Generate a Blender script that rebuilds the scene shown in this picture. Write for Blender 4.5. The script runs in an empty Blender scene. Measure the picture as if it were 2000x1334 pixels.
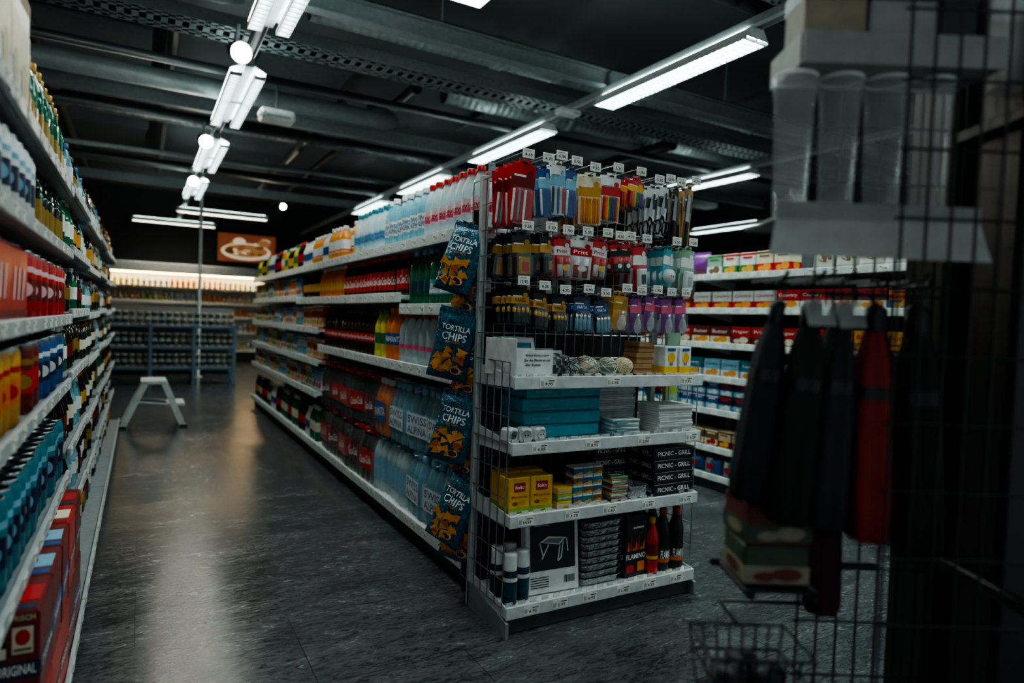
import bpy, math, random
from mathutils import Matrix, Vector
random.seed(11)
SC=bpy.context.scene; COL=SC.collection
PI=math.pi; R=math.radians; U=random.uniform
# ------------------------------------------------------------------ materials
def lin(hx):
    c=[int(hx[i:i+2],16)/255 for i in (1,3,5)]
    return tuple((x/12.92 if x<=.04045 else ((x+.055)/1.055)**2.4) for x in c)+(1,)
# name: hex, roughness, metallic, alpha, emission
PAL=dict(
 white=('#dcdfdd',.45), rail=('#ccd2d1',.35), paper=('#e8e7e0',.7), ink=('#121416',.6), white_ink=('#f2f2ee',.6),
 steel=('#a8b0b3',.28,1), wire=('#8c9598',.35,.8), dark_metal=('#2a3033',.45,.3), black=('#0c0d0e',.4), charcoal=('#1d2123',.5),
 grey=('#7a8285',.5), light_grey=('#a9b0b0',.5), plinth=('#44494b',.5), back=('#2c3134',.6), duct=('#9ba4a6',.4,.65), pipe=('#70777a',.5,.1), dark_pipe=('#2a2e30',.45),
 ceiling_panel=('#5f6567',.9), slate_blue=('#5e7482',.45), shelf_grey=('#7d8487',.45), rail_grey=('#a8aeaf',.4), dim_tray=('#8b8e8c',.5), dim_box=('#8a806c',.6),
 teal=('#117083',.3), teal_box=('#1890a6',.35), crisp_blue=('#0f627b',.2,.3), crisp_dark=('#093c50',.22,.3), teal_dark=('#0a4150',.32), teal_light=('#459aa6',.35), blue=('#1d4f88',.35), navy=('#10203f',.4), sky=('#7fb2cb',.35),
 red=('#b8191e',.32), dark_red=('#6d1216',.35), pink=('#d4567a',.35), rose=('#e9c3c8',.4), purple=('#6f3079',.35), maroon=('#5a1f35',.6),
 orange=('#d66c18',.3), amber=('#c58f34',.35), yellow=('#dcab26',.4), gold=('#a37e30',.3,.4), brown=('#6f4e32',.6), cardboard=('#a07a50',.75), beige=('#c4b18f',.6), cream=('#ddd3b8',.5),
 green=('#2f6d3b',.35), lime=('#8aa341',.4), pale_green=('#86a592',.35), glass_green=('#106044',.06), bottle_dark=('#0f281d',.06), cola=('#240d09',.06), wine=('#14100f',.07),
 chip=('#db9036',.55), chip_dark=('#a8561c',.55), foil=('#c4ccce',.25,.85), juice=('#dc8824',.2), milk=('#dedcd2',.35), lemon=('#c9c050',.15),
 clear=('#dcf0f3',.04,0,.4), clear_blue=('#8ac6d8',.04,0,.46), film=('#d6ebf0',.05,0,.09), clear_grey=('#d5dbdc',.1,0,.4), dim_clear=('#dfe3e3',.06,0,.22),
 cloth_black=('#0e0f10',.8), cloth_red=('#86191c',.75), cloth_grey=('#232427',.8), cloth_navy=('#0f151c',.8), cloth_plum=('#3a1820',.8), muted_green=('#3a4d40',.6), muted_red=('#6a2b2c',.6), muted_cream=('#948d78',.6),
 lamp=('#e6fff8',.5,0,1,135), lamp_twin=('#f0fffa',.5,0,1,74), lamp_warm=('#fff3dc',.5,0,1,70), uplight_fill=('#e6fff8',.5,0,1,26), spot=('#fff3dc',.5,0,1,140), panel=('#e8fffb',.5,0,1,10), warm=('#ffd9a0',.5,0,1,26),
 glow_red=('#a85c3c',.5,0,1,.3), glow_cream=('#f2dfbc',.5,0,1,.6), glow_brown=('#c08850',.5,0,1,.4),  # poster print colours with brightness built in as a faint glow
)
MATS={}
def M(n):
    if n in MATS: return MATS[n]
    t=list(PAL[n])+[None]*4
    hx,ro=t[0],t[1]; me=t[2] or 0; al=1 if t[3] is None else t[3]; em=t[4] or 0
    m=bpy.data.materials.new(n); m.use_nodes=True; nt=m.node_tree; b=nt.nodes['Principled BSDF']
    c=lin(hx)
    if em:
        b.inputs['Base Color'].default_value=c; b.inputs['Emission Color'].default_value=c; b.inputs['Emission Strength'].default_value=em
    else:
        tc=nt.nodes.new('ShaderNodeTexCoord'); no=nt.nodes.new('ShaderNodeTexNoise'); no.inputs['Scale'].default_value=25; no.inputs['Detail'].default_value=3
        nt.links.new(tc.outputs['Object'],no.inputs['Vector'])
        mr=nt.nodes.new('ShaderNodeMapRange'); mr.inputs[1].default_value=.3; mr.inputs[2].default_value=.7; mr.inputs[3].default_value=.86; mr.inputs[4].default_value=1.12
        nt.links.new(no.outputs['Fac'],mr.inputs[0])
        hs=nt.nodes.new('ShaderNodeHueSaturation'); hs.inputs['Color'].default_value=c
        nt.links.new(mr.outputs[0],hs.inputs['Value']); nt.links.new(hs.outputs[0],b.inputs['Base Color'])
        b.inputs['Roughness'].default_value=ro; b.inputs['Metallic'].default_value=me; b.inputs['Alpha'].default_value=al
        if n in('crisp_blue','crisp_dark','foil','film'):      # crinkled foil and film
            n2=nt.nodes.new('ShaderNodeTexNoise'); n2.inputs['Scale'].default_value=34 if n!='film' else 30; n2.inputs['Detail'].default_value=3; n2.inputs['Distortion'].default_value=2.2
            nt.links.new(tc.outputs['Object'],n2.inputs['Vector'])
            bp=nt.nodes.new('ShaderNodeBump'); bp.inputs['Strength'].default_value=.8 if n!='film' else .6; bp.inputs['Distance'].default_value=.018
            nt.links.new(n2.outputs['Fac'],bp.inputs['Height']); nt.links.new(bp.outputs[0],b.inputs['Normal'])
    MATS[n]=m; return m
# ------------------------------------------------------------------ mesh builder
TX={}
def txt(t):
    if t not in TX:
        cu=bpy.data.curves.new('t','FONT'); cu.body=t; cu.resolution_u=2; cu.offset=.015
        o=bpy.data.objects.new('t',cu); COL.objects.link(o); bpy.context.view_layer.update()
        me=bpy.data.meshes.new_from_object(o.evaluated_get(bpy.context.evaluated_depsgraph_get()))
        vs=[(v.co.x,v.co.y) for v in me.vertices]; fs=[tuple(p.vertices) for p in me.polygons]
        bpy.data.objects.remove(o); bpy.data.meshes.remove(me); bpy.data.curves.remove(cu)
        x0=min(v[0] for v in vs); x1=max(v[0] for v in vs); y0=min(v[1] for v in vs); y1=max(v[1] for v in vs)
        TX[t]=([((x-x0)/(x1-x0)-.5,(y-y0)/(y1-y0)-.5) for x,y in vs],fs)
    return TX[t]
class MB:
    def __init__(s): s.v=[];s.f=[];s.m=[];s.s=[];s.mats=[]
    def mi(s,n):
        if n not in s.mats: s.mats.append(n)
        return s.mats.index(n)
    def add(s,vs,fs,m,sm=False,T=None):
        k=len(s.v)
        s.v+= [tuple(T@Vector(v)) for v in vs] if T else [tuple(v) for v in vs]
        for i,f in enumerate(fs):
            s.f.append(tuple(a+k for a in f)); s.m.append(s.mi(m if isinstance(m,str) else m[i])); s.s.append(sm)
        return s
    def join(s,o):
        k=len(s.v); s.v+=o.v
        for f,m,q in zip(o.f,o.m,o.s): s.f.append(tuple(a+k for a in f)); s.m.append(s.mi(o.mats[m])); s.s.append(q)
        return s
    def box(s,c,d,m,b=0,T=None):
        hx,hy,hz=d[0]/2,d[1]/2,d[2]/2; b=min(b,hx*.9,hy*.9,hz*.9); x,y,z=c
        if b<=0:
            vs=[(x+i*hx,y+j*hy,z+k*hz) for i in(-1,1) for j in(-1,1) for k in(-1,1)]
            return s.add(vs,[(0,1,3,2),(4,6,7,5),(0,4,5,1),(2,3,7,6),(0,2,6,4),(1,5,7,3)],m,False,T)
        vs=[];ix={}
        for i in(-1,1):
            for j in(-1,1):
                for k in(-1,1):
                    for a,(dx,dy,dz) in enumerate(((0,b,b),(b,0,b),(b,b,0))):
                        ix[i,j,k,a]=len(vs); vs.append((x+i*(hx-dx),y+j*(hy-dy),z+k*(hz-dz)))
        fs=[];q=((-1,-1),(1,-1),(1,1),(-1,1))
        for g in(-1,1):
            fs.append(tuple(ix[g,p,r,0] for p,r in q)); fs.append(tuple(ix[p,g,r,1] for p,r in q)); fs.append(tuple(ix[p,r,g,2] for p,r in q))
        for p in(-1,1):
            for r in(-1,1):
                fs.append((ix[-1,p,r,1],ix[1,p,r,1],ix[1,p,r,2],ix[-1,p,r,2]))
                fs.append((ix[p,-1,r,0],ix[p,1,r,0],ix[p,1,r,2],ix[p,-1,r,2]))
                fs.append((ix[p,r,-1,0],ix[p,r,1,0],ix[p,r,1,1],ix[p,r,-1,1]))
        for i in(-1,1):
            for j in(-1,1):
                for k in(-1,1): fs.append(tuple(ix[i,j,k,a] for a in(0,1,2)))
        return s.add(vs,fs,m,False,T)
    def lathe(s,pr,m,n=14,T=None,fold=0,nf=6):
        vs=[];fs=[];ms=[]
        for r,z in pr:
            for i in range(n):
                a=2*PI*i/n; q=r*(1+fold*math.cos(nf*a)); vs.append((q*math.cos(a),q*math.sin(a),z))
        for j in range(len(pr)-1):
            for i in range(n):
                k=(i+1)%n; fs.append((j*n+i,j*n+k,(j+1)*n+k,(j+1)*n+i)); ms.append(m if isinstance(m,str) else m[j])
        return s.add(vs,fs,ms,True,T)
    def tube(s,pts,r,m,n=6):
        pts=[Vector(p) for p in pts]; vs=[];fs=[]
        for i,p in enumerate(pts):
            t=(pts[min(i+1,len(pts)-1)]-pts[max(i-1,0)]).normalized()
            u=t.cross(Vector((0,0,1)) if abs(t.z)<.9 else Vector((1,0,0))).normalized(); w=t.cross(u)
            for k in range(n):
                a=2*PI*k/n; vs.append(p+u*(r*math.cos(a))+w*(r*math.sin(a)))
        for j in range(len(pts)-1):
            for k in range(n): fs.append((j*n+k,j*n+(k+1)%n,(j+1)*n+(k+1)%n,(j+1)*n+k))
        fs.append(tuple(range(n))); fs.append(tuple((len(pts)-1)*n+k for k in range(n)))
        return s.add(vs,fs,m,n>5)
    def disc(s,c,rx,rz,m,n=18,warp=None):   # ellipse facing -Y
        vs=[(c[0]+rx*math.cos(2*PI*i/n),0,c[2]+rz*math.sin(2*PI*i/n)) for i in range(n)]
        return s.add([(x,(warp(x,z) if warp else c[1]),z) for x,_,z in vs],[tuple(range(n))],m)
    def text(s,t,c,w,h,m,bend=0,side='F',warp=None,rot=0):
        vs,fs=txt(t); out=[]
        for a,b in vs:
            x=a*w; z=b*h
            if rot: x,z=x*math.cos(rot)-z*math.sin(rot),x*math.sin(rot)+z*math.cos(rot)
            if bend: out.append((bend*math.sin(x/bend)+c[0],-bend*math.cos(x/bend)+c[1],c[2]+z))
            elif warp: out.append((c[0]+x,warp(c[0]+x,c[2]+z),c[2]+z))
            elif side=='F': out.append((c[0]+x,c[1],c[2]+z))
            elif side=='R': out.append((c[0],c[1]+x,c[2]+z))
            elif side=='L': out.append((c[0],c[1]-x,c[2]+z))
            else: out.append((c[0]+x,c[1]+z,c[2]))
        return s.add(out,fs,m)
    def mesh(s,name):
        me=bpy.data.meshes.new(name); me.from_pydata(s.v,[],s.f)
        for n in s.mats: me.materials.append(M(n))
        me.polygons.foreach_set('material_index',s.m); me.polygons.foreach_set('use_smooth',s.s); me.update(); return me
class Proto:
    def __init__(s,name,cat,parts):      # parts: MB (one mesh) or list of (name, MB/mesh, loc, subs)
        s.name=name;s.cat=cat;s.single=None;s.parts=[]
        if isinstance(parts,MB): s.single=parts.mesh(name)
        else:
            for p in parts:
                p=tuple(p)+((0,0,0),())[len(p)-2:] if len(p)<4 else p
                s.parts.append((p[0],p[1].mesh(p[0]) if isinstance(p[1],MB) else p[1],p[2],[(q[0],q[1].mesh(q[0]) if isinstance(q[1],MB) else q[1]) for q in p[3]]))
def child(name,me,par,loc=(0,0,0),rz=0):
    if isinstance(me,MB): me=me.mesh(name)
    o=bpy.data.objects.new(name,me); COL.objects.link(o); o.parent=par; o.location=loc; o.rotation_euler=(0,0,rz); return o
def thing(name,label,cat,loc=(0,0,0),rz=0,group=None,data=None,rx=0,ry=0):
    o=bpy.data.objects.new(name,data); COL.objects.link(o)
    if data is None: o.empty_display_size=.05
    o.location=loc;o.rotation_euler=(rx,ry,rz);o['label']=label;o['category']=cat
    if group:o['group']=group
    return o
def put(p,loc,rz=0,label='',group=None,rx=0,ry=0,sc=1):
    o=thing(p.name,label,p.cat,loc,rz,group,p.single,rx,ry)
    if sc!=1:o.scale=(sc,)*3
    for n,me,l,subs in p.parts:
        c=child(n,me,o,l)
        for sn,sm in subs: child(sn,sm,c)
    return o
def one(name,label,cat,mb,loc=(0,0,0),rz=0,group=None,rx=0,ry=0): return thing(name,label,cat,loc,rz,group,mb.mesh(name),rx,ry)
def struct(name,mb,mat=None):
    me=mb.mesh(name); o=bpy.data.objects.new(name,me); COL.objects.link(o); o['kind']='structure'
    if mat: me.materials.clear(); me.materials.append(mat)
    return o
ORD=['topmost','second from the top','third from the top','fourth from the top','fifth from the top']
near=['first','second','third','fourth','fifth','sixth','seventh']
pos=['first','second','third','fourth','fifth','sixth','seventh','eighth','ninth','tenth','eleventh','twelfth']
# ------------------------------------------------------------------ setting
def surf_mat(name,kind):
    m=bpy.data.materials.new(name); m.use_nodes=True; nt=m.node_tree; N=nt.nodes.new; L=nt.links.new; b=nt.nodes['Principled BSDF']
    tc=N('ShaderNodeTexCoord')
    if kind=='floor':
        mp=N('ShaderNodeMapping'); mp.inputs['Scale'].default_value=(1,3.0,1); mp.inputs['Rotation'].default_value=(0,0,.35); L(tc.outputs['Object'],mp.inputs[0])
        n1=N('ShaderNodeTexNoise'); n1.inputs['Scale'].default_value=12; n1.inputs['Detail'].default_value=12; n1.inputs['Roughness'].default_value=.78; n1.inputs['Distortion'].default_value=1.8; L(mp.outputs[0],n1.inputs[0])
        n2=N('ShaderNodeTexNoise'); n2.inputs['Scale'].default_value=1.6; n2.inputs['Detail'].default_value=6; n2.inputs['Distortion'].default_value=1.2; L(mp.outputs[0],n2.inputs[0])
        ad=N('ShaderNodeMix'); ad.data_type='FLOAT'; ad.inputs[0].default_value=.25; L(n1.outputs['Fac'],ad.inputs[2]); L(n2.outputs['Fac'],ad.inputs[3])
        cr=N('ShaderNodeValToRGB'); e=cr.color_ramp.elements; e[0].position=.40; e[0].color=(.015,.018,.020,1); e[1].position=.63; e[1].color=(.125,.132,.136,1)
        L(ad.outputs[0],cr.inputs[0])
        br=N('ShaderNodeTexBrick'); br.offset=.5; br.inputs['Scale'].default_value=1; br.inputs['Brick Width'].default_value=1.0; br.inputs['Row Height'].default_value=.5; br.inputs['Mortar Size'].default_value=.002
        br.inputs['Color1'].default_value=(1,1,1,1);br.inputs['Color2'].default_value=(.82,.83,.85,1);br.inputs['Mortar'].default_value=(.4,.4,.4,1); L(tc.outputs['Object'],br.inputs[0])
        mx=N('ShaderNodeMix'); mx.data_type='RGBA'; mx.blend_type='MULTIPLY'; mx.inputs[0].default_value=1; L(cr.outputs[0],mx.inputs[6]); L(br.outputs[0],mx.inputs[7]); L(mx.outputs[2],b.inputs['Base Color'])
        mr=N('ShaderNodeMapRange'); mr.inputs[1].default_value=.38; mr.inputs[2].default_value=.62; mr.inputs[3].default_value=.1; mr.inputs[4].default_value=.3; L(ad.outputs[0],mr.inputs[0]); L(mr.outputs[0],b.inputs['Roughness'])
        bp=N('ShaderNodeBump'); bp.inputs['Strength'].default_value=.07; bp.inputs['Distance'].default_value=.01; L(n1.outputs['Fac'],bp.inputs['Height']); L(bp.outputs[0],b.inputs['Normal'])
    else:
        n1=N('ShaderNodeTexNoise'); n1.inputs['Scale'].default_value=1.5; n1.inputs['Detail'].default_value=6; L(tc.outputs['Object'],n1.inputs[0])
        cr=N('ShaderNodeValToRGB'); e=cr.color_ramp.elements
        a,c={'ceiling':((.07,.074,.077,1),(.12,.126,.13,1)),'wall':((.04,.041,.042,1),(.065,.066,.068,1))}[kind]
        e[0].color=a;e[1].color=c; L(n1.outputs['Fac'],cr.inputs[0]); L(cr.outputs[0],b.inputs['Base Color']); b.inputs['Roughness'].default_value=.85
    return m
X0,X1,Y0,Y1,HC=-3.2,10.6,-1.6,16.6,3.75
struct('floor',MB().box(((X0+X1)/2,(Y0+Y1)/2,-.05),(X1-X0,Y1-Y0,.1),'grey'),surf_mat('dark_stone_vinyl','floor'))
struct('ceiling',MB().box(((X0+X1)/2,(Y0+Y1)/2,HC+.05),(X1-X0,Y1-Y0,.1),'grey'),surf_mat('dark_concrete','ceiling'))
wm=surf_mat('dark_wall_paint','wall')
struct('wall_left',MB().box((X0-.05,(Y0+Y1)/2,HC/2),(.1,Y1-Y0,HC),'grey'),wm)
struct('wall_right',MB().box((X1+.05,(Y0+Y1)/2,HC/2),(.1,Y1-Y0,HC),'grey'),wm)
struct('wall_back',MB().box(((X0+X1)/2,Y1+.05,HC/2),(X1-X0,.1,HC),'grey'),wm)
# ------------------------------------------------------------------ ceiling services
for x,s in((.66,'left aisle'),(3.25,'right aisle'),(6.05,'far right aisle')):
    mb=MB().box((0,0,.085),(.07,17,.05),'grey',.004).box((-.028,0,.055),(.008,17,.03),'light_grey').box((.028,0,.055),(.008,17,.03),'light_grey')
    one('lighting_track','grey suspended lighting track running above the '+s,'track',mb,(x,7.4,2.95))
for i,y in enumerate((2.35,4.3,7.05,11.7)):
    mb=MB().box((0,0,.06),(11,.09,.012),'grey').box((0,0,-.06),(11,.09,.012),'grey').box((0,0,0),(11,.012,.12),'grey')
    for x in(-4.2,-1.2,1.6,4.5): mb.tube([(x,0,.06),(x,0,.6)],.006,'grey',5)
    one('ceiling_beam','grey steel beam crossing below ceiling, %s beam counted from the front'%near[i],'beam',mb,(3,y,3.13))
def tray(y,z,w,x0,x1,label):
    mb=MB(); L=x1-x0
    for sgn in(-1,1): mb.box((0,sgn*w/2,.04),(L,.006,.09),'grey').box((0,sgn*w*.22,0),(L,w*.1,.004),'grey').box((0,sgn*w*.44,0),(L,w*.12,.004),'grey')
    k=int(L/.09)
    for i in range(k): mb.box((-L/2+(i+.5)*L/k,0,0),(.045,w,.004),'grey')
    for i in range(4): mb.tube([(-L/2,-w*.3+i*w*.2,.03),(0,-w*.3+i*w*.2+.02,.045),(L/2,-w*.3+i*w*.2,.03)],.014,'black',6)
    one('cable_tray',label,'cable tray',mb,((x0+x1)/2,y,z))
tray(5.35,3.2,.32,-3,9,'perforated metal cable tray with black cables crossing the whole ceiling')
tray(3.2,3.42,.22,-3,9,'narrow perforated cable tray above the nearest beam')
tray(8.6,3.32,.25,-3,9,'perforated cable tray farther back near the white pole')
def duct(p0,p1,r,label):
    p0=Vector(p0);p1=Vector(p1);d=p1-p0;L=d.length; pr=[];k=int(L/.07)
    for i in range(k):
        z=i*L/k; pr+=[(r,z),(r,z+.055),(r*1.03,z+.0625)]
    mb=MB().lathe(pr+[(r,L)],'duct',20)
    for q in range(1,int(L/1.5)+1): mb.lathe([(r,q*1.5-.04),(r*1.09,q*1.5-.04),(r*1.09,q*1.5+.04),(r,q*1.5+.04)],'duct',20)
    o=one('ventilation_duct',label,'duct',mb,p0); o.rotation_euler=d.to_track_quat('Z','Y').to_euler()
duct((1.0,4.78,3.33),(8.5,4.78,3.33),.12,'spiral ventilation duct running across the ceiling near the front')
duct((2.6,6.1,3.42),(8.5,6.1,3.42),.12,'spiral ventilation duct behind the wide cable tray')
duct((4.6,8.9,3.53),(4.6,13,3.53),.15,'spiral ventilation duct running lengthwise far over the right aisle')
def pipe(pts,r,m,label): one('ceiling_pipe',label,'pipe',MB().tube(pts,r,m,14))
pipe([(-2.8,6.45,3.12),(2.0,6.45,3.12),(2.13,6.48,3.13),(2.2,6.56,3.17),(2.22,6.7,3.23),(2.23,7.2,3.47)],.085,'pipe','thick grey pipe with a bend at its right end')
pipe([(-2.8,5.0,3.34),(.45,5.0,3.34),(.56,5.0,3.37),(.6,5.0,3.44),(.6,5.0,3.74)],.075,'pipe','grey pipe turning up into the ceiling over the left aisle')
pipe([(2.42,6.4,3.5),(2.42,15,3.5)],.06,'dark_pipe','black pipe running lengthwise above the middle shelving')
pipe([(.22,6.2,3.55),(.22,13,3.55)],.05,'dark_pipe','thin dark pipe running lengthwise left of the lamps')
pipe([(-.9,3,3.6),(-.9,14,3.6)],.06,'dark_pipe','dark lengthwise pipe above the left shelving')
pipe([(-2.8,7.9,3.2),(6,7.9,3.2)],.055,'dark_pipe','black pipe crossing behind the thick grey pipe')
pipe([(1.5,3.0,3.25),(7,3.0,3.25)],.05,'dark_pipe','black pipe crossing in front of the spiral duct')
pipe([(-2.8,5.8,3.08),(8,5.8,3.08)],.035,'dark_pipe','thin black pipe crossing just behind the wide cable tray')
pipe([(-2.8,10.1,3.1),(8,10.1,3.1)],.06,'dark_pipe','black pipe crossing far back over the middle shelving')
pipe([(1.75,6.75,3.3),(1.75,12,3.3)],.055,'dark_pipe','dark pipe running lengthwise right of the lamps')
pipe([(5.2,5.6,3.22),(5.2,14,3.22)],.07,'dark_pipe','dark lengthwise pipe over the biscuit shelving')
pipe([(-2.8,9.3,3.05),(7,9.3,3.15)],.03,'pipe','thin grey pipe crossing slightly aslant far back')
for i,(x,y) in enumerate([(-.4,7.35),(-1.7,7.35),(-.4,9.9),(1.4,7.3),(1.5,10.2),(4.0,7.3)]):
    mb=MB().box((0,0,0),(.9,1.2,.04),'ceiling_panel',.01)
    for sx in(-.35,.35): mb.tube([(sx,0,.02),(sx,0,.12)],.004,'black',4)
    one('acoustic_panel','grey acoustic panel hung flat under the dark ceiling','ceiling panel',mb,(x,y,3.63),0,'acoustic panels under the ceiling')
one('sprinkler_valve','dull red fire valve box at the top left of the ceiling','valve',MB().box((0,0,0),(.34,.14,.14),'dark_red',.02).tube([(-.3,0,0),(.3,0,0)],.03,'dark_red',10).tube([(0,0,.05),(0,0,.33)],.03,'dark_red',10),(.23,4.0,3.42))
# lamps
def lamp(kind,em):
    h=MB();l=MB();t=MB();u=MB();L=1.54
    if kind=='wide':
        h.add([(-.05,-L/2,.07),(.05,-L/2,.07),(.1,-L/2,0),(-.1,-L/2,0),(-.05,L/2,.07),(.05,L/2,.07),(.1,L/2,0),(-.1,L/2,0)],[(0,1,5,4),(1,2,6,5),(0,4,7,3),(0,3,2,1),(4,5,6,7)],'white')
        for sx in(-.045,.045): t.box((sx,0,.02),(.045,L-.06,.016),em,.006)
        for i in range(31): l.box((0,-L/2+.02+i*(L-.04)/30,-.004),(.19,.006,.022),'grey')
        for sx in(-.095,0,.095): l.box((sx,0,0),(.005,L,.024),'light_grey')
        for sx in(-.043,.043): u.add([(sx-.006,-L/2+.05,.0715),(sx+.006,-L/2+.05,.0715),(sx+.006,L/2-.05,.0715),(sx-.006,L/2-.05,.0715)],[(0,1,2,3)],'uplight_fill')  # added glow strips on the housing top, brightening the ceiling
    else:
        h.box((0,0,.06),(.07,L+.1,.06),'grey',.006)
        for sg in(-1,1):
            h.add([(sg*.035,-L/2,.06),(sg*.125,-L/2,.015),(sg*.035,L/2,.06),(sg*.125,L/2,.015)],[(0,1,3,2)],'light_grey')
            t.box((sg*.082,0,.0),(.03,L-.06,.014),em,.005)
            for i in range(25): l.box((sg*.082,-L/2+.02+i*(L-.04)/24,-.018),(.076,.008,.028),'grey')
            for q in(-.038,.038): l.box((sg*.082+q,0,-.012),(.004,L,.03),'grey')
            u.add([(sg*.07,-L/2+.05,.05),(sg*.09,-L/2+.05,.04),(sg*.09,L/2-.05,.04),(sg*.07,L/2-.05,.05)],[(0,1,2,3)],'uplight_fill')  # added upward glow strips, as on the wide fixture
        l.box((0,0,-.005),(.2,.02,.02),'light_grey')
    return Proto('strip_light','ceiling light',[('housing',h),('lamp_tube',t),('louvre',l),('added_uplight',u)])
LW=lamp('wide','lamp');LT=lamp('twin','lamp_twin');LF=lamp('wide','lamp_warm')
for i,y in enumerate((.35,2.8,5.2,7.55,9.9)): put(LT,(.66,y+.77,2.9),0,'twin tube strip light on the left track, %s from the front'%near[i])
for i,y in enumerate((.4,2.8,5.15,7.5,9.8)): put(LW,(3.25,y+.77,2.925),0,'louvred strip light on the right track, %s from the front'%near[i])
for i,y in enumerate((5.17,7.5)): put(LW,(6.05,y+.77,2.925),0,'louvred strip light on the far right track, %s one'%['nearer','farther'][i])
put(LW,(8.9,8.2,2.9),0,'louvred strip light close to the right wall poster')
put(LF,(1.3,13.2,2.9),PI/2,'crosswise strip light in front of the back wall, the nearer one')
put(LF,(.58,15.2,2.9),PI/2,'crosswise strip light nearest to the chilled back shelves')
sp=[MB().lathe([(0,0),(.05,0),(.058,.05),(.06,.16),(.066,.17)],'grey',18),MB().lathe([(0,.165),(.058,.165)],'spot',18),MB().box((0,.05,.02),(.03,.1,.03),'grey',.004).tube([(0,.09,.02),(0,.16,.02)],.012,'grey',8)]
SP=Proto('spotlight','spotlight',[('body',sp[0]),('lens',sp[1]),('bracket',sp[2])])
for i,(x,y) in enumerate(((.50,4.62),(.50,7.15),(.53,9.4),(1.87,10.7))):
    put(SP,(x,y,2.83),R(8),'round spotlight glowing %s'%['brightest, between the two near twin lamps','on the left track, second from the front','on the left track, third from the front','alone above the middle shelving'][i],rx=R(112),sc=1 if i<3 else .75)
one('light_panel','square white light panel hanging at the top of the view','light panel',MB().box((0,0,.03),(.82,.92,.03),'light_grey',.004).box((0,0,.008),(.78,.88,.014),'panel',.003),(1.27,2.98,2.93))
one('router_box','small white box fixed below the ceiling beside the twin lamps','box',MB().box((0,0,0),(.3,.2,.1),'white',.02).box((0,-.102,-.02),(.2,.004,.02),'light_grey').tube([(0,0,.05),(0,0,.3)],.012,'grey',8),(1.03,6.2,2.9))
one('junction_box','small white box on the near end of the right track lamp','box',MB().box((0,0,0),(.2,.12,.05),'white',.012).box((.05,-.06,-.01),(.06,.004,.02),'light_grey'),(3.1,4.62,2.92))
# ------------------------------------------------------------------ shelving
PR=['1.95','2.60','6.95','3.20','4.50','1.20','7.95','2.80','5.90','8.95']
def rail(L,hh,seed,step=.13,texts=True,m='rail'):
    rd=random.Random(seed); mb=MB().box((0,-.006,-hh/2+.014),(L-.006,.012,hh),m,.002)
    x=-L/2+.05
    while x<L/2-.04:
        mb.box((x,-.0128,-hh/2+.014),(.052,.0015,hh*.66),'paper')
        if texts:
            mb.text(rd.choice(PR),(x+.008,-.0142,-hh/2+.012),.026,hh*.26,'ink')
            mb.box((x-.016,-.0138,-hh/2+.02),(.014,.0006,hh*.1),'ink')
        x+=step*rd.uniform(.7,1.5)
    return mb
SHC={}
def shelf_meshes(L,D,hh,var,texts,m,rm):
    k=(round(L,3),round(D,3),hh,var,texts,m)
    if k not in SHC:
        b=MB().box((0,D/2,-.012),(L-.006,D,.022),m,.003)
        for sx in(-1,1): b.add([(sx*(L/2-.006),.02,-.02),(sx*(L/2-.006),D,-.02),(sx*(L/2-.006),D,-.09),(sx*(L/2-.006),.05,-.03)],[(0,1,2,3)],m)
        SHC[k]=(b.mesh('shelf'),rail(L,hh,var,texts=texts,m=rm).mesh('price_rail'))
    return SHC[k]
def gondola(label,xf,dr,bays,D,top,near_text,hh=.055,bp=0,m='white',rm='rail'):
    y0,y1=bays[0][0],bays[-1][1]; ym=(y0+y1)/2; L=y1-y0
    root=thing('gondola_shelving',label,'shelving',(xf,ym,0),-PI/2 if dr<0 else PI/2)
    lx=lambda y:(ym-y) if dr<0 else (y-ym)
    child('plinth',MB().box((0,D/2+.02-bp/2,.045),(L,D-.03+bp,.09),'plinth',.004),root)
    child('back_panel',MB().box((0,D-.012,top/2),(L,.02,top),'back'),root)
    for y in [b[0] for b in bays]+[y1]:
        mb=MB().box((0,D-.03,top/2),(.035,.03,top),'grey',.003)
        for k in range(int(top/.05)): mb.box((0,D-.046,.05+k*.05),(.008,.003,.02),'black')
        child('post',mb,root,(lx(y)*.998,0,0))
    for bi,(a,b,zs) in enumerate(bays):
        for zi,z in enumerate(zs):
            p=bp if zi==0 else 0
            s,r=shelf_meshes(b-a,D-.03+p,hh,(bi*3+zi)%5,bi<near_text,m,rm)
            o=child('shelf',s,root,(lx((a+b)/2),-p,z)); child('price_rail',r,o)
    return root
G=[2.44,3.33,4.24,5.15,6.0,6.87,7.74,8.55]
far=[.125,.53,.78,1.03,1.29,1.54]
gb=[(G[0],G[1],[.125,.9,1.205,1.54]),(G[1],G[2],[.125,.9,1.268,1.54]),(G[2],G[3],[.125,.9,1.268,1.54]),(G[3],G[4],[.125,.53,.78,1.03,1.268,1.54])]+[(G[i],G[i+1],far) for i in(4,5,6)]
gondola('long white double sided shelving in the middle, side facing the left aisle',1.21,-1,gb,.42,1.68,3)
gondola('long shelving in the middle, rear side facing the right aisle',2.06,1,gb,.42,1.68,0)
XL=-.215
LZ=[.10,.36,.62,.885,1.104,1.324,1.535]
lb=[(1.2,2.7,[.10,.565,.885,1.104,1.324,1.535])]+[(2.7+i*.87,3.57+i*.87,[z+(.018 if i%2==0 and z>.2 else 0) for z in LZ]) for i in range(5)]
gondola('tall drinks shelving along the left edge of the view',XL,1,lb,.42,1.85,2,.034,.05,'shelf_grey','rail_grey')
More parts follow.
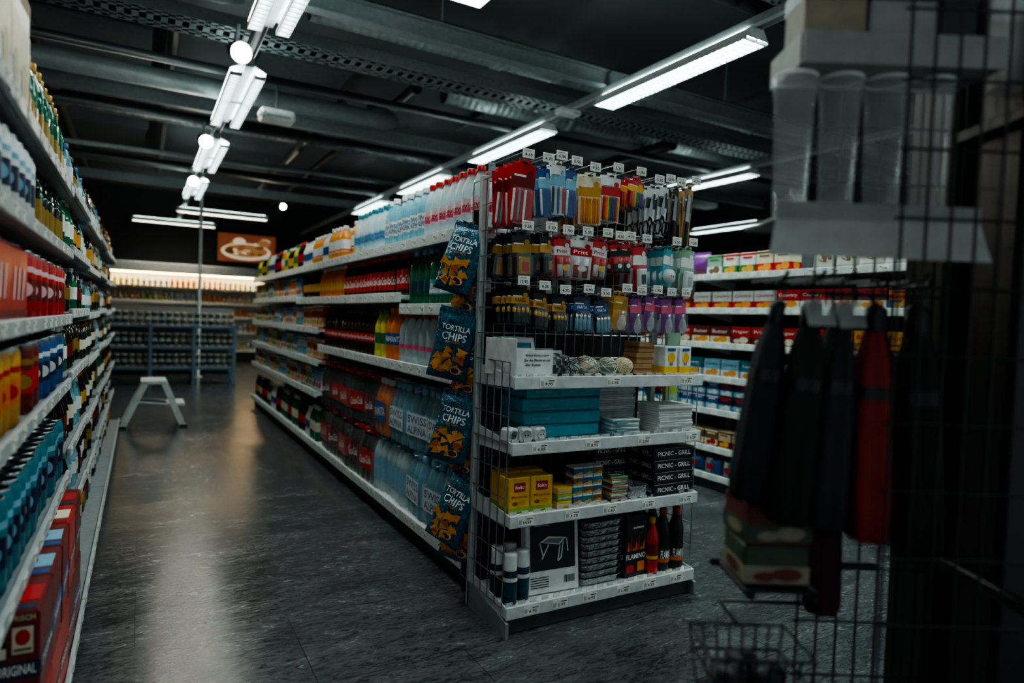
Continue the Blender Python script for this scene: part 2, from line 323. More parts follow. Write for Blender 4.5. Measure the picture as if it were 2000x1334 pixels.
rb=[(1.7,2.6,[.1,.30,.566,.80,1.037,1.283,1.525]),(2.6,3.5,[.1,.30,.566,.80,1.037,1.283,1.525]),(3.5,4.4,[.1,.30,.566,.80,1.037,1.283,1.525])]
gondola('white biscuit shelving on the far side of the right aisle',3.55,-1,rb,.42,1.72,1,.045)
# ------------------------------------------------------------------ product prototypes
def bottle(name,r,h,body,lab,cap,t=None,tc='white_ink',lo=.28,hi=.56,n=14,nr=None,parts=True,sh=.62,t2=None,stripe=None):
    nr=nr or r*.4
    B=MB().lathe([(0,0),(r*.85,0),(r,h*.03),(r,h*.14),(r*.96,h*.16),(r,h*.18),(r,h*sh),(r*.93,h*(sh+.07)),(nr*1.3,h*.85),(nr,h*.89),(nr,h*.93),(0,h*.93)],body,n)
    L=MB().lathe([(r*1.018,h*lo),(r*1.018,h*hi)],lab,n); q=r*1.045
    if stripe: L.lathe([(r*1.028,h*(lo+.02)),(r*1.028,h*(lo+.08))],stripe,n)
    hl=h*(hi-lo)
    if t: L.text(t,(0,0,h*(lo+hi)/2+(hl*.18 if t2 else 0)),r*1.75,hl*(.32 if t2 else .45),tc,bend=q)
    if t2: L.text(t2,(0,0,h*(lo+hi)/2-hl*.2),r*1.75,hl*.32,tc,bend=q)
    C=MB().lathe([(nr*1.22,h*.9),(nr*1.25,h*.985),(nr*1.1,h),(0,h)],cap,max(8,n-4))
    return Proto(name,'bottle',[('body',B),('paper_label',L),('cap',C)] if parts else B.join(L).join(C))
def can(name,r,h,body,acc,n=18,parts=True,acc2=None):
    B=MB().lathe([(r*.8,0),(r,h*.05),(r,h*.9),(r*.86,h*.97)],body,n).lathe([(r*1.008,h*.3),(r*1.008,h*.62)],acc,n)
    if acc2: B.lathe([(r*1.008,h*.7),(r*1.008,h*.78)],acc2,n).disc((0,-r*1.02,h*.46),r*.5,h*.1,acc2)
    C=MB().lathe([(r*.86,h*.97),(r*.88,h),(r*.82,h),(r*.8,h*.97),(0,h*.97)],'steel',n)
    return Proto(name,'can',[('body',B),('lid',C)] if parts else B.join(C))
def carton(name,cat,w,d,h,c1,c2,t=None,tc='white_ink',pic=None,parts=True,lo=.1,hi=.45,tz=.72,top=None):
    B=MB().box((0,0,h/2),(w,d,h),c1,.003); Q=MB().box((0,0,h*(lo+hi)/2),(w+.0016,d+.0016,h*(hi-lo)),c2)
    y=-d/2-.0015
    if top: Q.box((0,0,h*.93),(w+.0014,d+.0014,h*.1),top).box((0,y+.0003,h*.78),(w*.6,.001,h*.08),top)
    if pic:
        Q.disc((w*.16,y,h*.3),w*.24,h*.17,pic).disc((-w*.18,y-.0003,h*.24),w*.18,h*.12,pic)
        for sg in(-1,1): Q.add([(sg*(w/2+.0015),d*.3*math.cos(2*PI*i/14),h*.3+h*.16*math.sin(2*PI*i/14)) for i in range(14)],[tuple(range(14))],pic)
    if t:
        Q.text(t,(0,y,h*tz),w*.8,min(h*.2,w*.3),tc)
        for sd,sx in(('R',w/2+.0015),('L',-w/2-.0015)): Q.text(t,(sx,0,h*tz),d*.8,min(h*.2,d*.3),tc,side=sd)
    return Proto(name,cat,[('box_body',B),('printed_panel',Q)] if parts else B.join(Q))
def fill(xf,dr,z,ya,yb,ps,pitch,rows,label,group,dp=.08,inset=.055,turn=35,jit=8,gap=.05):
    n=max(1,int((yb-ya)/pitch)); rz=R(-90+turn) if dr<0 else R(90-turn)
    for i in range(n):
        k0=1 if (0<i<n-1 and random.random()<gap and rows>1) else 0        # a bottle sold from the front
        for r in range(k0,rows):
            put(ps,(xf-dr*(inset+r*dp+U(0,.012)),ya+(i+.5+U(-.06,.06))*(yb-ya)/n,z+.0005),rz+R(U(-jit,jit)),label,group)
# --- middle shelving, top shelf
P_ev=bottle('water_bottle',.041,.275,'clear','rose','red','evian','red',.26,.5,stripe='pink')
P_al=bottle('water_bottle',.042,.28,'clear_blue','white','white','SWISS','blue',.24,.52,t2='ALPINA')
P_alg=bottle('water_bottle',.042,.275,'clear','sky','teal','SWISS','blue',.24,.46,t2='ALPINA')
P_or=bottle('juice_bottle',.04,.25,'juice','white','milk',None,lo=.25,hi=.6,parts=False,stripe='orange')
P_mk=bottle('milk_bottle',.038,.235,'milk','blue','white',parts=False)
P_co=bottle('soda_bottle',.038,.245,'cola','red','red',None,parts=False)
P_lem=bottle('lemonade_bottle',.038,.24,'lemon','green','green',parts=False)
P_br=bottle('iced_tea_bottle',.038,.25,'cola','amber','white',parts=False)
T='top shelf of middle shelving'
fill(1.21,-1,1.54,2.50,3.12,P_ev,.088,3,'clear water bottle with pale pink label and red cap on '+T,'pink label water bottles on top',turn=55)
fill(1.21,-1,1.54,3.13,3.75,P_al,.09,2,'pale blue water bottle with white label on '+T,'white label water bottles on top',turn=50)
fill(1.21,-1,1.54,3.76,4.35,P_alg,.09,2,'clear water bottle with light blue label on '+T,'light blue label water bottles on top')
fill(1.21,-1,1.54,4.37,4.85,P_or,.088,2,'orange juice bottle with white cap on '+T,'orange juice bottles on top')
def runs(xf,z,ya,yb,opts,lab,pitch,rows=1,sc=(.9,1.02),lo=2,hi=4,turn=20,jit=10,inset=.055):
    y=ya; last=-1
    while y<yb:
        k=random.choice([q for q in range(len(opts)) if q!=last]); last=k
        s=U(*sc)
        for i in range(random.randint(lo,hi)):
            if y>yb: break
            for r in range(rows): put(opts[k][0],(xf+inset+r*.08+U(0,.012),y+pitch/2,z+.0005),R(-90+turn+U(-jit,jit)),opts[k][1]+lab,(opts[k][1]+lab)[:60],sc=s)
            y+=pitch
runs(1.21,1.54,4.87,8.46,[(P_mk,'white milky bottle with blue band'),(P_br,'brown iced tea bottle with white cap'),(P_co,'dark cola bottle with red label'),(P_or,'orange juice bottle with pale cap'),(P_lem,'yellow lemonade bottle with green label')],', far half of the middle top shelf',.088,1)
# second tier
P_gr=bottle('mineral_water_bottle',.039,.295,'glass_green','teal_light','teal','S.PELLEGRINO','white_ink',.2,.45,nr=.014,stripe='white')
P_gr2=bottle('mineral_water_bottle',.039,.295,'glass_green','teal_dark','sky',None,lo=.25,hi=.45,nr=.014)
P_rd=bottle('soda_bottle',.034,.23,'cola','red','red','Coca-Cola','white_ink',.15,.62)
P_og=bottle('orangeade_bottle',.036,.235,'orange','amber','white',None,lo=.25,hi=.5)
P_bd=bottle('iced_tea_bottle',.034,.22,'cola','amber','dark_red',parts=False)
fill(1.21,-1,1.205,2.50,2.69,P_ev,.088,1,'clear pale pink label water bottle beside the green glass bottles','pink label water bottles beside green ones',turn=50)
fill(1.21,-1,1.205,2.70,3.02,P_gr,.084,2,'green glass mineral water bottle with pale teal label','green mineral water bottles',turn=55,jit=5)
fill(1.21,-1,1.205,3.03,3.30,P_gr2,.084,2,'dark green mineral water bottle with dark label beside paler ones','dark green mineral water bottles',turn=45)
fill(1.21,-1,1.268,3.36,4.6,P_rd,.074,2,'small cola bottle in red wrapper on the shelf above cola bottles','small red cola bottles',dp=.074)
fill(1.21,-1,1.268,4.62,5.3,P_og,.078,2,'orange fizzy drink bottle with white cap, second shelf from top','orange drink bottles')
fill(1.21,-1,1.268,5.32,5.96,P_bd,.075,1,'brown iced tea bottle with amber label, second shelf from top','iced tea bottles')
# third tier
P_cl=bottle('water_bottle',.041,.275,'clear_blue','clear_blue','red',None,lo=.3,hi=.42,stripe='red')
P_cl2=bottle('water_bottle',.041,.27,'clear','pink','red',None,lo=.3,hi=.38)
P_fa=bottle('orangeade_bottle',.044,.3,'orange','blue','orange','FANTA','white_ink',.3,.52)
P_gs=bottle('lemonade_bottle',.041,.29,'lemon','green','green',None,lo=.3,hi=.52)
P_cb=bottle('cola_bottle',.039,.285,'cola','red','black','Coca-Cola','white_ink',.3,.48)
fill(1.21,-1,.9,2.50,2.95,P_cl,.086,3,'clear blue water bottle with red cap near the crisp bags','red cap water bottles',turn=50)
fill(1.21,-1,.9,2.96,3.45,P_cl2,.086,2,'clear water bottle with small pink label on third shelf','small pink label water bottles')
fill(1.21,-1,.9,3.46,3.66,P_fa,.092,2,'large orange fizzy drink bottle with blue label on third shelf','large orange drink bottles',turn=50)
fill(1.21,-1,.9,3.67,3.85,P_gs,.09,2,'yellow green lemonade bottle beside orange drink bottles','green label lemonade bottles')
fill(1.21,-1,.9,3.87,5.12,P_cb,.083,2,'dark cola bottle with red label and black cap on third shelf','black cap cola bottles')
# base: shrink-wrapped packs two high
def pack(body,lab,cap,t,tc,t2=None,film='film',lo=.22,hi=.6,patch=None):
    b=bottle('b',.042,.325,body,lab,cap,None,tc,lo,hi,n=14); me=b.parts
    F=MB().lathe([(1.0,0.01),(1.03,.03),(1.03,.2),(.93,.26),(.8,.29)],film,24); F.v=[(.13*max(-1,min(1,1.35*x)),.088*max(-1,min(1,1.35*y)),z) for x,y,z in F.v]
    F.box((0,0,.328),(.05,.03,.003),'white').box((0,-.03,.31),(.012,.1,.003),'white')
    P=MB()
    for sd,c,w in(('F',(0,-.0925),.2),('R',(.1355,0),.14)):
        if patch:
            if sd=='F': P.box((c[0],c[1]+.0008,.135),(w*1.1,.0008,.115),patch)
            else: P.box((c[0]-.0008,c[1],.135),(.0008,w*1.1,.115),patch)
        if t2: P.text(t,(c[0],c[1],.162),w,.04,tc,side=sd).text(t2,(c[0],c[1],.108),w,.04,tc,side=sd)
        elif t: P.text(t,(c[0],c[1],.135),w,.05,tc,side=sd,rot=.12)
    parts=[]
    for i in(-1,0,1):
        for j in(-.5,.5): parts.append(('bottle',me[0][1],(i*.085,j*.085,0),[('paper_label',me[1][1]),('cap',me[2][1])]))
    parts.append(('shrink_film',F,(0,0,0),(('printed_film',P),) if P.v else ()))
    return Proto('bottle_pack','bottle pack',parts)
K_gr=pack('glass_green','bottle_dark','teal','SCHÖN DI','white_ink',"WIEDER Z'GSEH")
K_al=pack('clear_blue','sky','sky','SWISS','blue','ALPINA',patch='white')
K_or=pack('orange','orange','white','FANTA','white_ink',patch='blue')
K_co=pack('cola','dark_red','red','Coca-Cola','white_ink')
K_cr=pack('cola','red','red','Coca-Cola','white_ink',patch='red')
K_te=pack('clear','sky','teal',None,'white_ink')
yy=2.60
PN={'g':('dark green water',K_gr),'a':('white labelled clear water',K_al),'t':('blue labelled clear water',K_te),'o':('orange drink',K_or),'k':('dark cola',K_co),'r':('red labelled cola',K_cr)}
for i,(lo_,up_) in enumerate(('gg','aa','aa','ta','to','rk','kr','rr','kr','rk')):
    for l,q in enumerate((lo_,up_)):
        put(PN[q][1],(1.21+.112+U(-.012,.012),yy,.127+l*.333),R(-90+U(-7,7)),'wrapped six pack of %s bottles, %s layer, %s stack from crisp bags'%(PN[q][0],['lower','upper'][l],pos[i]))
    yy+=.264
# far bays
cv=['orange','lime','light blue','red','white and teal','dark brown']
CT=[carton('juice_carton','carton',.075,.06,.19,a,b,None,parts=False,pic=c,top=d) for a,b,c,d in(('orange','white','yellow','milk'),('lime','white','green','white'),('sky','white','red','blue'),('red','cream','amber','milk'),('white','teal','sky','teal'),('brown','cream','chip','amber'))]
for zi,z in enumerate((.53,.78,1.03,1.29)):
    sn=['second','third','fourth','fifth'][zi]
    runs(1.21,z,(5.19 if z<1.2 else 6.04),8.46,[(CT[q],'small %s carton'%cv[q]) for q in range(6)],', %s shelf up, far end of middle shelving'%sn,.086,1,(.86,1.03),2,4,10,4)
P_bs=bottle('syrup_bottle',.036,.27,'wine','red','green',parts=False)
P_bs2=bottle('syrup_bottle',.036,.27,'cola','amber','red',parts=False)
P_bs3=bottle('syrup_bottle',.036,.27,'glass_green','cream','white',parts=False)
runs(1.21,.125,5.25,8.46,[(P_bs,'dark syrup bottle with red label'),(P_bs2,'brown syrup bottle with amber label'),(P_bs3,'green syrup bottle with cream label'),(P_mk,'white milky bottle with blue band')],', far base shelf of middle shelving',.088,1,(.9,1.05))
# ------------------------------------------------------------------ left shelving products
P_wc=carton('wine_carton','carton',.13,.1,.27,'white','cream',None,lo=.35,hi=.72,pic='beige',top='brown')
P_bt=bottle('beer_bottle',.031,.24,'glass_green','gold','gold',None,lo=.2,hi=.45,stripe='white')
C_bw=can('beer_can',.036,.165,'white','navy',acc2='sky')
P_dk=bottle('stout_bottle',.03,.185,'bottle_dark','gold','black',None,lo=.2,hi=.5)
C_rd=can('soda_can',.034,.168,'red','dark_red',acc2='rose')
C_or=can('beer_can',.036,.168,'amber','orange',acc2='red');C_r2=can('beer_can',.036,.168,'dark_red','red',acc2='gold');C_bl=can('beer_can',.036,.168,'blue','navy',acc2='white')
P_fw=can('beer_can',.036,.2,'teal','navy',acc2='sky')
def canpack(c,acc,w,d,h):
    B=MB().box((0,0,h/2),(w,d,h*.96),c,.012); Q=MB()
    y_=-d/2-.0012
    for k in range(3): Q.add([(-w*.32+k*w*.22,y_,h*.25),(-w*.22+k*w*.22,y_,h*.25),(-w*.12+k*w*.22,y_,h*.72),(-w*.22+k*w*.22,y_,h*.72)],[(0,1,2,3)],acc)
    Q.box((0,y_,h*.86),(w*.8,.0008,h*.05),acc)
    for sg in(-1,1):
        for k in range(3): Q.add([(sg*(w/2+.0012),d*(-.3+k*.22),h*.3),(sg*(w/2+.0012),d*(-.22+k*.22),h*.3),(sg*(w/2+.0012),d*(-.14+k*.22),h*.7),(sg*(w/2+.0012),d*(-.22+k*.22),h*.7)],[(0,1,2,3)],acc)
        Q.box((sg*(w/2+.0008),0,h*.14),(.0008,d*.9,h*.08),'dark_red')
    T_=MB()
    for i in(-1,0,1):
        for j in(-.5,.5): T_.lathe([(w*.2,0),(w*.2,.004),(w*.17,.002),(0,.002)],'steel',14,Matrix.Translation((j*w*.48,i*d*.3,h*.98)))
    return Proto('can_pack','can pack',[('wrapper',B),('printed_emblem',Q),('can_lids',T_)])
Lf='left shelving'; kw=dict(inset=.04,turn=60)
for i in range(4): put(P_wc,(XL-.075,1.42+i*.112,1.5355),R(U(-4,4)),'large white and cream wine carton on the top shelf, %s from the camera'%near[i])
fill(XL,1,1.535,1.88,2.68,P_bt,.068,3,'green beer bottle with gold label on the top shelf of the '+Lf,'green beer bottles on the left',dp=.066,**kw)
fill(XL,1,1.324,1.4,1.95,C_bw,.077,2,'white and blue beer can below the large white cartons','white and blue beer cans',dp=.077,**kw)
fill(XL,1,1.324,1.97,2.68,P_dk,.066,2,'small dark beer bottle with gold label behind the white cans','dark beer bottles',dp=.066,**kw)
RP=canpack('red','rose',.14,.21,.172)
for i in range(2): put(RP,(XL-.082,1.52+i*.215,1.1045),R(U(-2,2)),'red wrapped can pack with pale slanted emblem, %s from the camera'%near[i])
fill(XL,1,1.104,1.87,2.68,C_rd,.070,3,'red soda can in the tight block behind the red packs','red soda cans',dp=.07,inset=.038,turn=60)
fill(XL,1,.885,1.4,1.85,C_or,.077,2,'amber beer can on the shelf under the red packs','orange beer cans',dp=.077,**kw)
fill(XL,1,.885,1.87,2.1,C_r2,.077,2,'dark red beer can with gold emblem between amber and blue cans','dark red beer cans',dp=.077,**kw)
fill(XL,1,.885,2.12,2.68,C_bl,.077,2,'blue beer can on the shelf under the red cans','blue beer cans',dp=.077,**kw)
fill(XL,1,.565,1.4,2.68,P_fw,.078,2,'teal tall beer can on the lowest raised shelf at left','teal tall beer cans',dp=.078,**kw)
def crate(c1,c2,c3,t,t2,w=.16,d=.2,h=.21):
    B=MB().box((0,0,h/2),(w,d,h),c1,.004); Q=MB().box((0,0,h*.42),(w+.002,d+.002,h*.17),c2).box((0,0,h+.0006),(w*.9,d*.45,.001),c3).box((0,-d*.38,h+.0006),(w*.9,d*.15,.001),c2)
    y=-d/2-.0022
    Q.text(t,(w*.255,y,h*.43),w*.42,h*.1,'white_ink').text(t2,(w*.22,y,h*.94),w*.46,h*.055,'cream')
    Q.add([(w*.0,y,h*.53),(w*.16,y,h*.53),(w*.16,y,h*.7),(w*.11,y,h*.77),(w*.11,y,h*.87),(w*.05,y,h*.87),(w*.05,y,h*.77),(w*.0,y,h*.7)],[(0,1,2,3,4,5,6,7)],'bottle_dark').box((w*.08,y-.0004,h*.61),(w*.14,.0006,h*.1),'cream')
    Q.box((w*.32,y,h*.72),(w*.22,.0006,h*.26),'cream').disc((w*.32,y-.0008,h*.75),w*.08,h*.08,c3).box((w*.32,y-.0008,h*.63),(w*.18,.0004,h*.02),'ink')
    for sx,sd in((w/2+.0022,'R'),(-w/2-.0022,'L')): Q.text(t,(sx,0,h*.42),d*.8,h*.11,'white_ink',side=sd)
    H=MB().box((0,0,h+.0012),(w*.5,d*.12,.002),'black',.0005)
    return Proto('beer_carton','beer carton',[('box_body',B),('printed_panel',Q),('carry_handle',H)])
K1=crate('dark_red','navy','red','ORIGINAL','BRAUFRISCH');K2=crate('red','dark_red','cream','ORIGINAL','BRAUFRISCH');K3=crate('dark_red','blue','sky','ORIGINAL','BRAUFRISCH')
dn=['nearest the camera','second from the camera','third from the camera','fourth from the camera','fifth from the camera']
for i in range(5):
    for l in range(2):
        k=[K2,K1,K2,K3,K2,K3,K1,K2,K3,K1][i*2+l]
        put(k,(-.248,1.72+i*.206,.1005+l*.2115),R(U(-2,2)),'%s cardboard beer carton, %s one of the pair %s'%({K1:'dark red and navy',K2:'plain red',K3:'dark red and blue'}[k],['lower','upper'][l],dn[i]))
kinds=[bottle('wine_bottle',.034,.225,b,l,c,None,n=10,parts=False,nr=.013,sh=.55) for b,l,c in(('wine','cream','dark_red'),('bottle_dark','white','gold'),('wine','dark_red','black'),('glass_green','paper','white'),('cola','amber','orange'),('clear_blue','white','blue'),('wine','gold','charcoal'))]
kn=['dark wine bottle with cream label','dark green wine bottle with white label','dark wine bottle with dark red label','green bottle with pale label','brown bottle with amber label','clear spirit bottle with white label','dark wine bottle with gold label']
for zi,z in enumerate(LZ):
    y=2.74; k=0
    while y<7.0:
        k=random.choice([q for q in range(7) if q!=k])
        for i in range(random.randint(2,5)):
            if y>7.0: break
            bay=int((y-2.7)/.87); zz=z+(.018 if bay%2==0 and z>.2 else 0)
            put(kinds[k],(XL-.04-U(0,.02),y,zz+.0005),R(U(0,360)),'%s, %s shelf up, left shelving past cans'%(kn[k],near[zi]),'%s on left shelf %s'%(kn[k],near[zi]),sc=U(.72,.8) if z in(.885,1.104) else U(.8,.92)); y+=.083
# ------------------------------------------------------------------ end display
ed=thing('end_display','white end of aisle display with wire back and four shelves','display',(1.63,2.02,0))
child('plinth',MB().box((0,.16,.04),(.93,.3,.08),'plinth',.004),ed)
YB=.30
for sx in(-1,1):
    child('post',MB().box((sx*.455,YB,.86),(.03,.03,1.72),'light_grey',.003),ed)
    child('foot',MB().add([(sx*.47,-.02,.0),(sx*.47,YB,0),(sx*.47,YB,.1),(sx*.47,.05,.07),(sx*.47,-.02,.055),(sx*.458,-.02,.0),(sx*.458,YB,0),(sx*.458,YB,.1),(sx*.458,.05,.07),(sx*.458,-.02,.055)],[(0,1,2,3,4),(5,6,7,8,9),(0,1,6,5),(1,2,7,6),(2,3,8,7),(3,4,9,8),(4,0,5,9)],'grey'),ed)
wp=MB()
for i in range(19): wp.tube([(-.45+i*.05,YB-.01,.1),(-.45+i*.05,YB-.01,1.71)],.0026,'wire',5)
for i in range(17): wp.tube([(-.455,YB-.006,.1+i*.1),(.455,YB-.006,.1+i*.1)],.003,'wire',5)
child('wire_panel',wp,ed)
for sx in(-1,1):
    sw=MB()
    for i in range(7): sw.tube([(sx*.468,.02+i*.058,.1),(sx*.468,.02+i*.058,1.0 if i<4 else 1.7)],.0024,'wire',5)
    for i in range(17): sw.tube([(sx*.468,.02 if i<10 else .2,.1+i*.1),(sx*.468,.37,.1+i*.1)],.0024,'wire',5)
    child('side_wire_panel',sw,ed)
child('back_panel',MB().box((0,YB+.09,.62),(.9,.015,1.2),'charcoal'),ed)
ptx=[['9.95','5.95','7.95'],['6.85','8.95','2.80','5.20'],['14.50','3.70','1.60','5.95','5.95'],['6.95','5.95','8.95','1.95','3.20','2.50']]
for zi,z in enumerate((.945,.705,.44,.105)):
    D=.275; b=MB().box((0,D/2,-.011),(.93,D,.02),'white',.003)
    for k in range(18): b.box((-.44+k*.052,.012,.006),(.03,.003,.014),'clear_grey')
    o=child('shelf',b,ed,(0,0,z))
    for sx in(-1,1): child('bracket',MB().add([(sx*.466,-.004,.004),(sx*.466,D,.035),(sx*.466,D,-.045),(sx*.466,-.004,-.035),(sx*.461,-.004,.004),(sx*.461,D,.035),(sx*.461,D,-.045),(sx*.461,-.004,-.035)],[(0,1,2,3),(4,5,6,7),(0,1,5,4),(1,2,6,5),(2,3,7,6),(3,0,4,7)],'rail'),o)
    r=MB().box((0,-.007,-.018),(.93,.012,.046),'rail',.002)
    n=len(ptx[zi])
    for k,t in enumerate(ptx[zi]):
        x=-.38+.76*(k+U(-.15,.15))/(n-1); r.box((x,-.0138,-.018),(.07,.0012,.032),'paper'); r.text(t,(x+.006,-.0149,-.022),.034,.011,'ink'); r.box((x+.016,-.0146,-.01),(.026,.0006,.003),'ink').box((x-.024,-.0146,-.02),(.012,.0006,.016),'light_grey')
    child('price_rail',r,o)
# hooks
def hook(t):
    h=MB().tube([(0,.28,0),(0,.03,0),(0,.015,.004),(0,.008,.014)],.0028,'steel',6).tube([(0,.28,.035),(0,.01,.035)],.002,'steel',6).box((0,.285,.015),(.03,.006,.06),'steel')
    g=MB().box((0,0,.022),(.05,.003,.034),'paper',.001); g.text(t,(0,-.0022,.018),.032,.012,'ink'); g.box((-.004,-.002,.032),(.03,.0006,.004),'light_grey')
    return h,g
# hanging cards (origin at hang hole)
def card(w,h,c,band,t,tc,extra,cat='card',name='blister_card',bz=.3,blister=True):
    B=MB().box((0,0,-h/2+.004),(w,.0016,h-.016),c,.0007).box((0,0,.004),(w*.5,.0016,.02),c,.0007); B.tube([(-.01,-.0012,.002),(.01,-.0012,.002)],.003,'black',6)
    Q=MB().box((0,-.0012,-h*bz),(w*.98,.001,h*.19),band).disc((w*.28,-.0016,-h*.16),w*.13,h*.06,band).box((-w*.15,-.0016,-h*.2),(w*.5,.0008,h*.03),'paper' if c!='white' else 'grey')
    if t: Q.text(t,(0,-.0022,-h*bz),w*.62,h*.085,tc)
    X=MB(); extra(X,w,h); ps=[('backing_card',B),('printed_band',Q),('contents',X)]
    if blister: ps.append(('clear_blister',MB().box((0,-.017,-h*.68),(w*.86,.034,h*.56),'film',.012)))
    return Proto(name,cat,ps)
def e_pens(cols):
    def f(X,w,h):
        n=len(cols)
        for i,c in enumerate(cols):
            x=-w*.36+w*.72*i/max(1,n-1); X.lathe([(0,-h*.93),(.0035,-h*.9),(.005,-h*.84),(.005,-h*.45),(.0042,-h*.42),(0,-h*.42)],c,8,Matrix.Translation((x,-.007,0)))
    return f
def e_bulb(X,w,h):
    X.lathe([(0,-h*.95),(w*.2,-h*.9),(w*.28,-h*.75),(w*.2,-h*.6),(w*.1,-h*.52)],'clear_grey',12,Matrix.Translation((0,-w*.25,0))).lathe([(w*.11,-h*.54),(w*.11,-h*.42),(0,-h*.42)],'steel',10,Matrix.Translation((0,-w*.25,0)))
def e_bat(c1,c2,n=4):
    def f(X,w,h):
        for i in range(n):
            x=-w*.36+w*.72*i/(n-1); T=Matrix.Translation((x,-.009,0)); X.lathe([(0,-h*.92),(.0075,-h*.92),(.0075,-h*.62)],c1,10,T).lathe([(.0075,-h*.62),(.0075,-h*.5),(.003,-h*.5),(.003,-h*.47),(0,-h*.47)],c2,10,T)
    return f
def e_stick(c1,c2,lab):
    def f(X,w,h):
        for sx in(-.2,.2):
            T=Matrix.Translation((sx*w,-.014,0)); X.lathe([(0,-h*.9),(.011,-h*.9),(.011,-h*.62)],c1,12,T).lathe([(.0115,-h*.62),(.0115,-h*.45),(0,-h*.45)],c2,12,T)
        X.disc((0,-.03,-h*.7),w*.2,h*.07,lab)
    return f
def e_knife(bl,hd):
    def f(X,w,h):
        X.add([(-.009,-.006,-h*.1),(.009,-.006,-h*.14),(.011,-.006,-h*.55),(-.011,-.006,-h*.55),(-.009,-.004,-h*.1),(.009,-.004,-h*.14),(.011,-.004,-h*.55),(-.011,-.004,-h*.55)],[(0,1,2,3),(4,5,6,7),(0,1,5,4),(1,2,6,5),(3,0,4,7)],bl)
        X.box((0,-.008,-h*.76),(.02,.014,h*.42),hd,.006)
    return f
def e_sciss(X,w,h):
    for sg in(-1,1):
        X.add([(sg*.001,-.006+sg*.001,-h*.1),(sg*.012,-.006+sg*.001,-h*.5),(-sg*.004,-.006+sg*.001,-h*.58)],[(0,1,2)],'steel')
        X.tube([(sg*.018+.014*math.cos(2*PI*i/12),-.008,-h*.78+.03*math.sin(2*PI*i/12)) for i in range(13)],.0045,'black',6).tube([(0,-.008,-h*.56),(sg*.014,-.008,-h*.68)],.004,'black',6)
def e_plug(c):
    def f(X,w,h):
        X.lathe([(0,-.028),(.026,-.026),(.03,-.012),(.03,.0),(0,0)],c,16,Matrix.Translation((0,0,-h*.68))@Matrix.Rotation(-PI/2,4,'X')); X.disc((-.008,-.0285,-h*.68),.004,.004,'black').disc((.008,-.0285,-h*.68),.004,.004,'black')
    return f
def e_rect(c,c2):
    def f(X,w,h): X.box((0,-.012,-h*.68),(w*.6,.022,h*.4),c,.005).box((0,-.024,-h*.7),(w*.3,.003,h*.2),c2)
    return f
pc=['red','orange','yellow','green','blue','purple','brown','amber']
D1=card(.095,.235,'red','dark_red',None,'white_ink',e_pens(['white','grey','white','red']))
D2=card(.05,.19,'blue','sky',None,'white_ink',e_pens(['white','blue']))
D3=card(.06,.2,'white','sky',None,'white_ink',e_pens(['black','blue','red']))
D4=card(.095,.2,'cream','amber',None,'red',e_pens(['orange','amber','orange','amber','yellow','orange','amber','orange']),blister=False)
D5=card(.085,.19,'white','red',None,'white_ink',e_pens(pc),blister=False)
D6=card(.1,.12,'red','yellow',None,'red',e_pens(pc[:6]))
D7=card(.05,.22,'white','charcoal',None,'ink',e_sciss,'scissors','carded_scissors',blister=False)
D8=card(.04,.24,'charcoal','black',None,'ink',e_knife('steel','black'),'knife','carded_knife',blister=False)
D9=card(.05,.26,'cardboard','brown',None,'ink',e_knife('steel','black'),'knife','carded_knife',blister=False)
E1=card(.09,.17,'black','gold',None,'white_ink',e_rect('gold','red'))
E2=card(.06,.16,'black','amber',None,'ink',e_rect('charcoal','gold'))
E3=card(.075,.16,'red','white','Pritt','red',e_stick('white','red','yellow'))
E4=card(.095,.165,'white','red','Pritt','white_ink',e_stick('red','white','white'))
E5=card(.05,.13,'red','black',None,'white_ink',e_stick('black','red','white'))
E6=card(.075,.19,'red','white',None,'red',e_rect('white','charcoal'))
E7=card(.075,.17,'teal_light','white',None,'teal',e_plug('white'))
E8=card(.085,.2,'pale_green','white',None,'teal',e_rect('white','light_grey'))
F1=card(.075,.14,'black','amber','DURACELL','ink',e_bat('black','gold'))
F2=card(.08,.14,'navy','blue','VARTA','white_ink',e_bat('sky','steel'))
F3=card(.07,.15,'amber','gold',None,'white_ink',e_bulb)
F4=card(.06,.155,'purple','pink',None,'white_ink',e_bulb)
hr=[(1.735,[(1.205,D1,5,'red card of pens'),(1.285,D2,4,'narrow blue pen card'),(1.35,D3,4,'white card of black, blue and red pens'),(1.415,D2,4,'narrow blue pen card'),(1.50,D4,5,'card of orange pencils'),(1.605,D5,4,'card of coloured pencils with red band'),(1.73,D6,4,'short red and yellow marker pack'),(1.82,D7,4,'white card of black handled scissors'),(1.885,D7,4,'white card of black handled scissors'),(1.95,D8,4,'black carded kitchen knife'),(2.03,D9,4,'brown cardboard knife card')]),
 (1.478,[(1.205,E1,5,'black and gold glue card'),(1.305,E2,4,'small black and amber glue card'),(1.38,E3,4,'red glue stick card with white band'),(1.48,E4,4,'white glue stick card with red band'),(1.565,E3,4,'red glue stick card with white band'),(1.635,E5,4,'small red and black fixing card'),(1.69,E5,4,'small red and black fixing card'),(1.765,E6,4,'red memory card pack with white band'),(1.925,E7,4,'light teal plug card'),(2.03,E8,4,'pale green adapter card')]),
 (1.265,[(1.205,F1,5,'black and amber battery card'),(1.295,F1,4,'black and amber battery card'),(1.385,F1,4,'black and amber battery card'),(1.485,F2,4,'navy battery card'),(1.58,F2,4,'navy battery card'),(1.68,F3,4,'amber light bulb card'),(1.76,F4,4,'purple light bulb card'),(1.84,F4,4,'purple light bulb card'),(1.92,F4,4,'purple light bulb card'),(2.0,F4,4,'purple light bulb card')])]
tags=['4.30','4.70','6.90','5.50','9.50','5.20','1.90','5.95','12.95']; HT={}
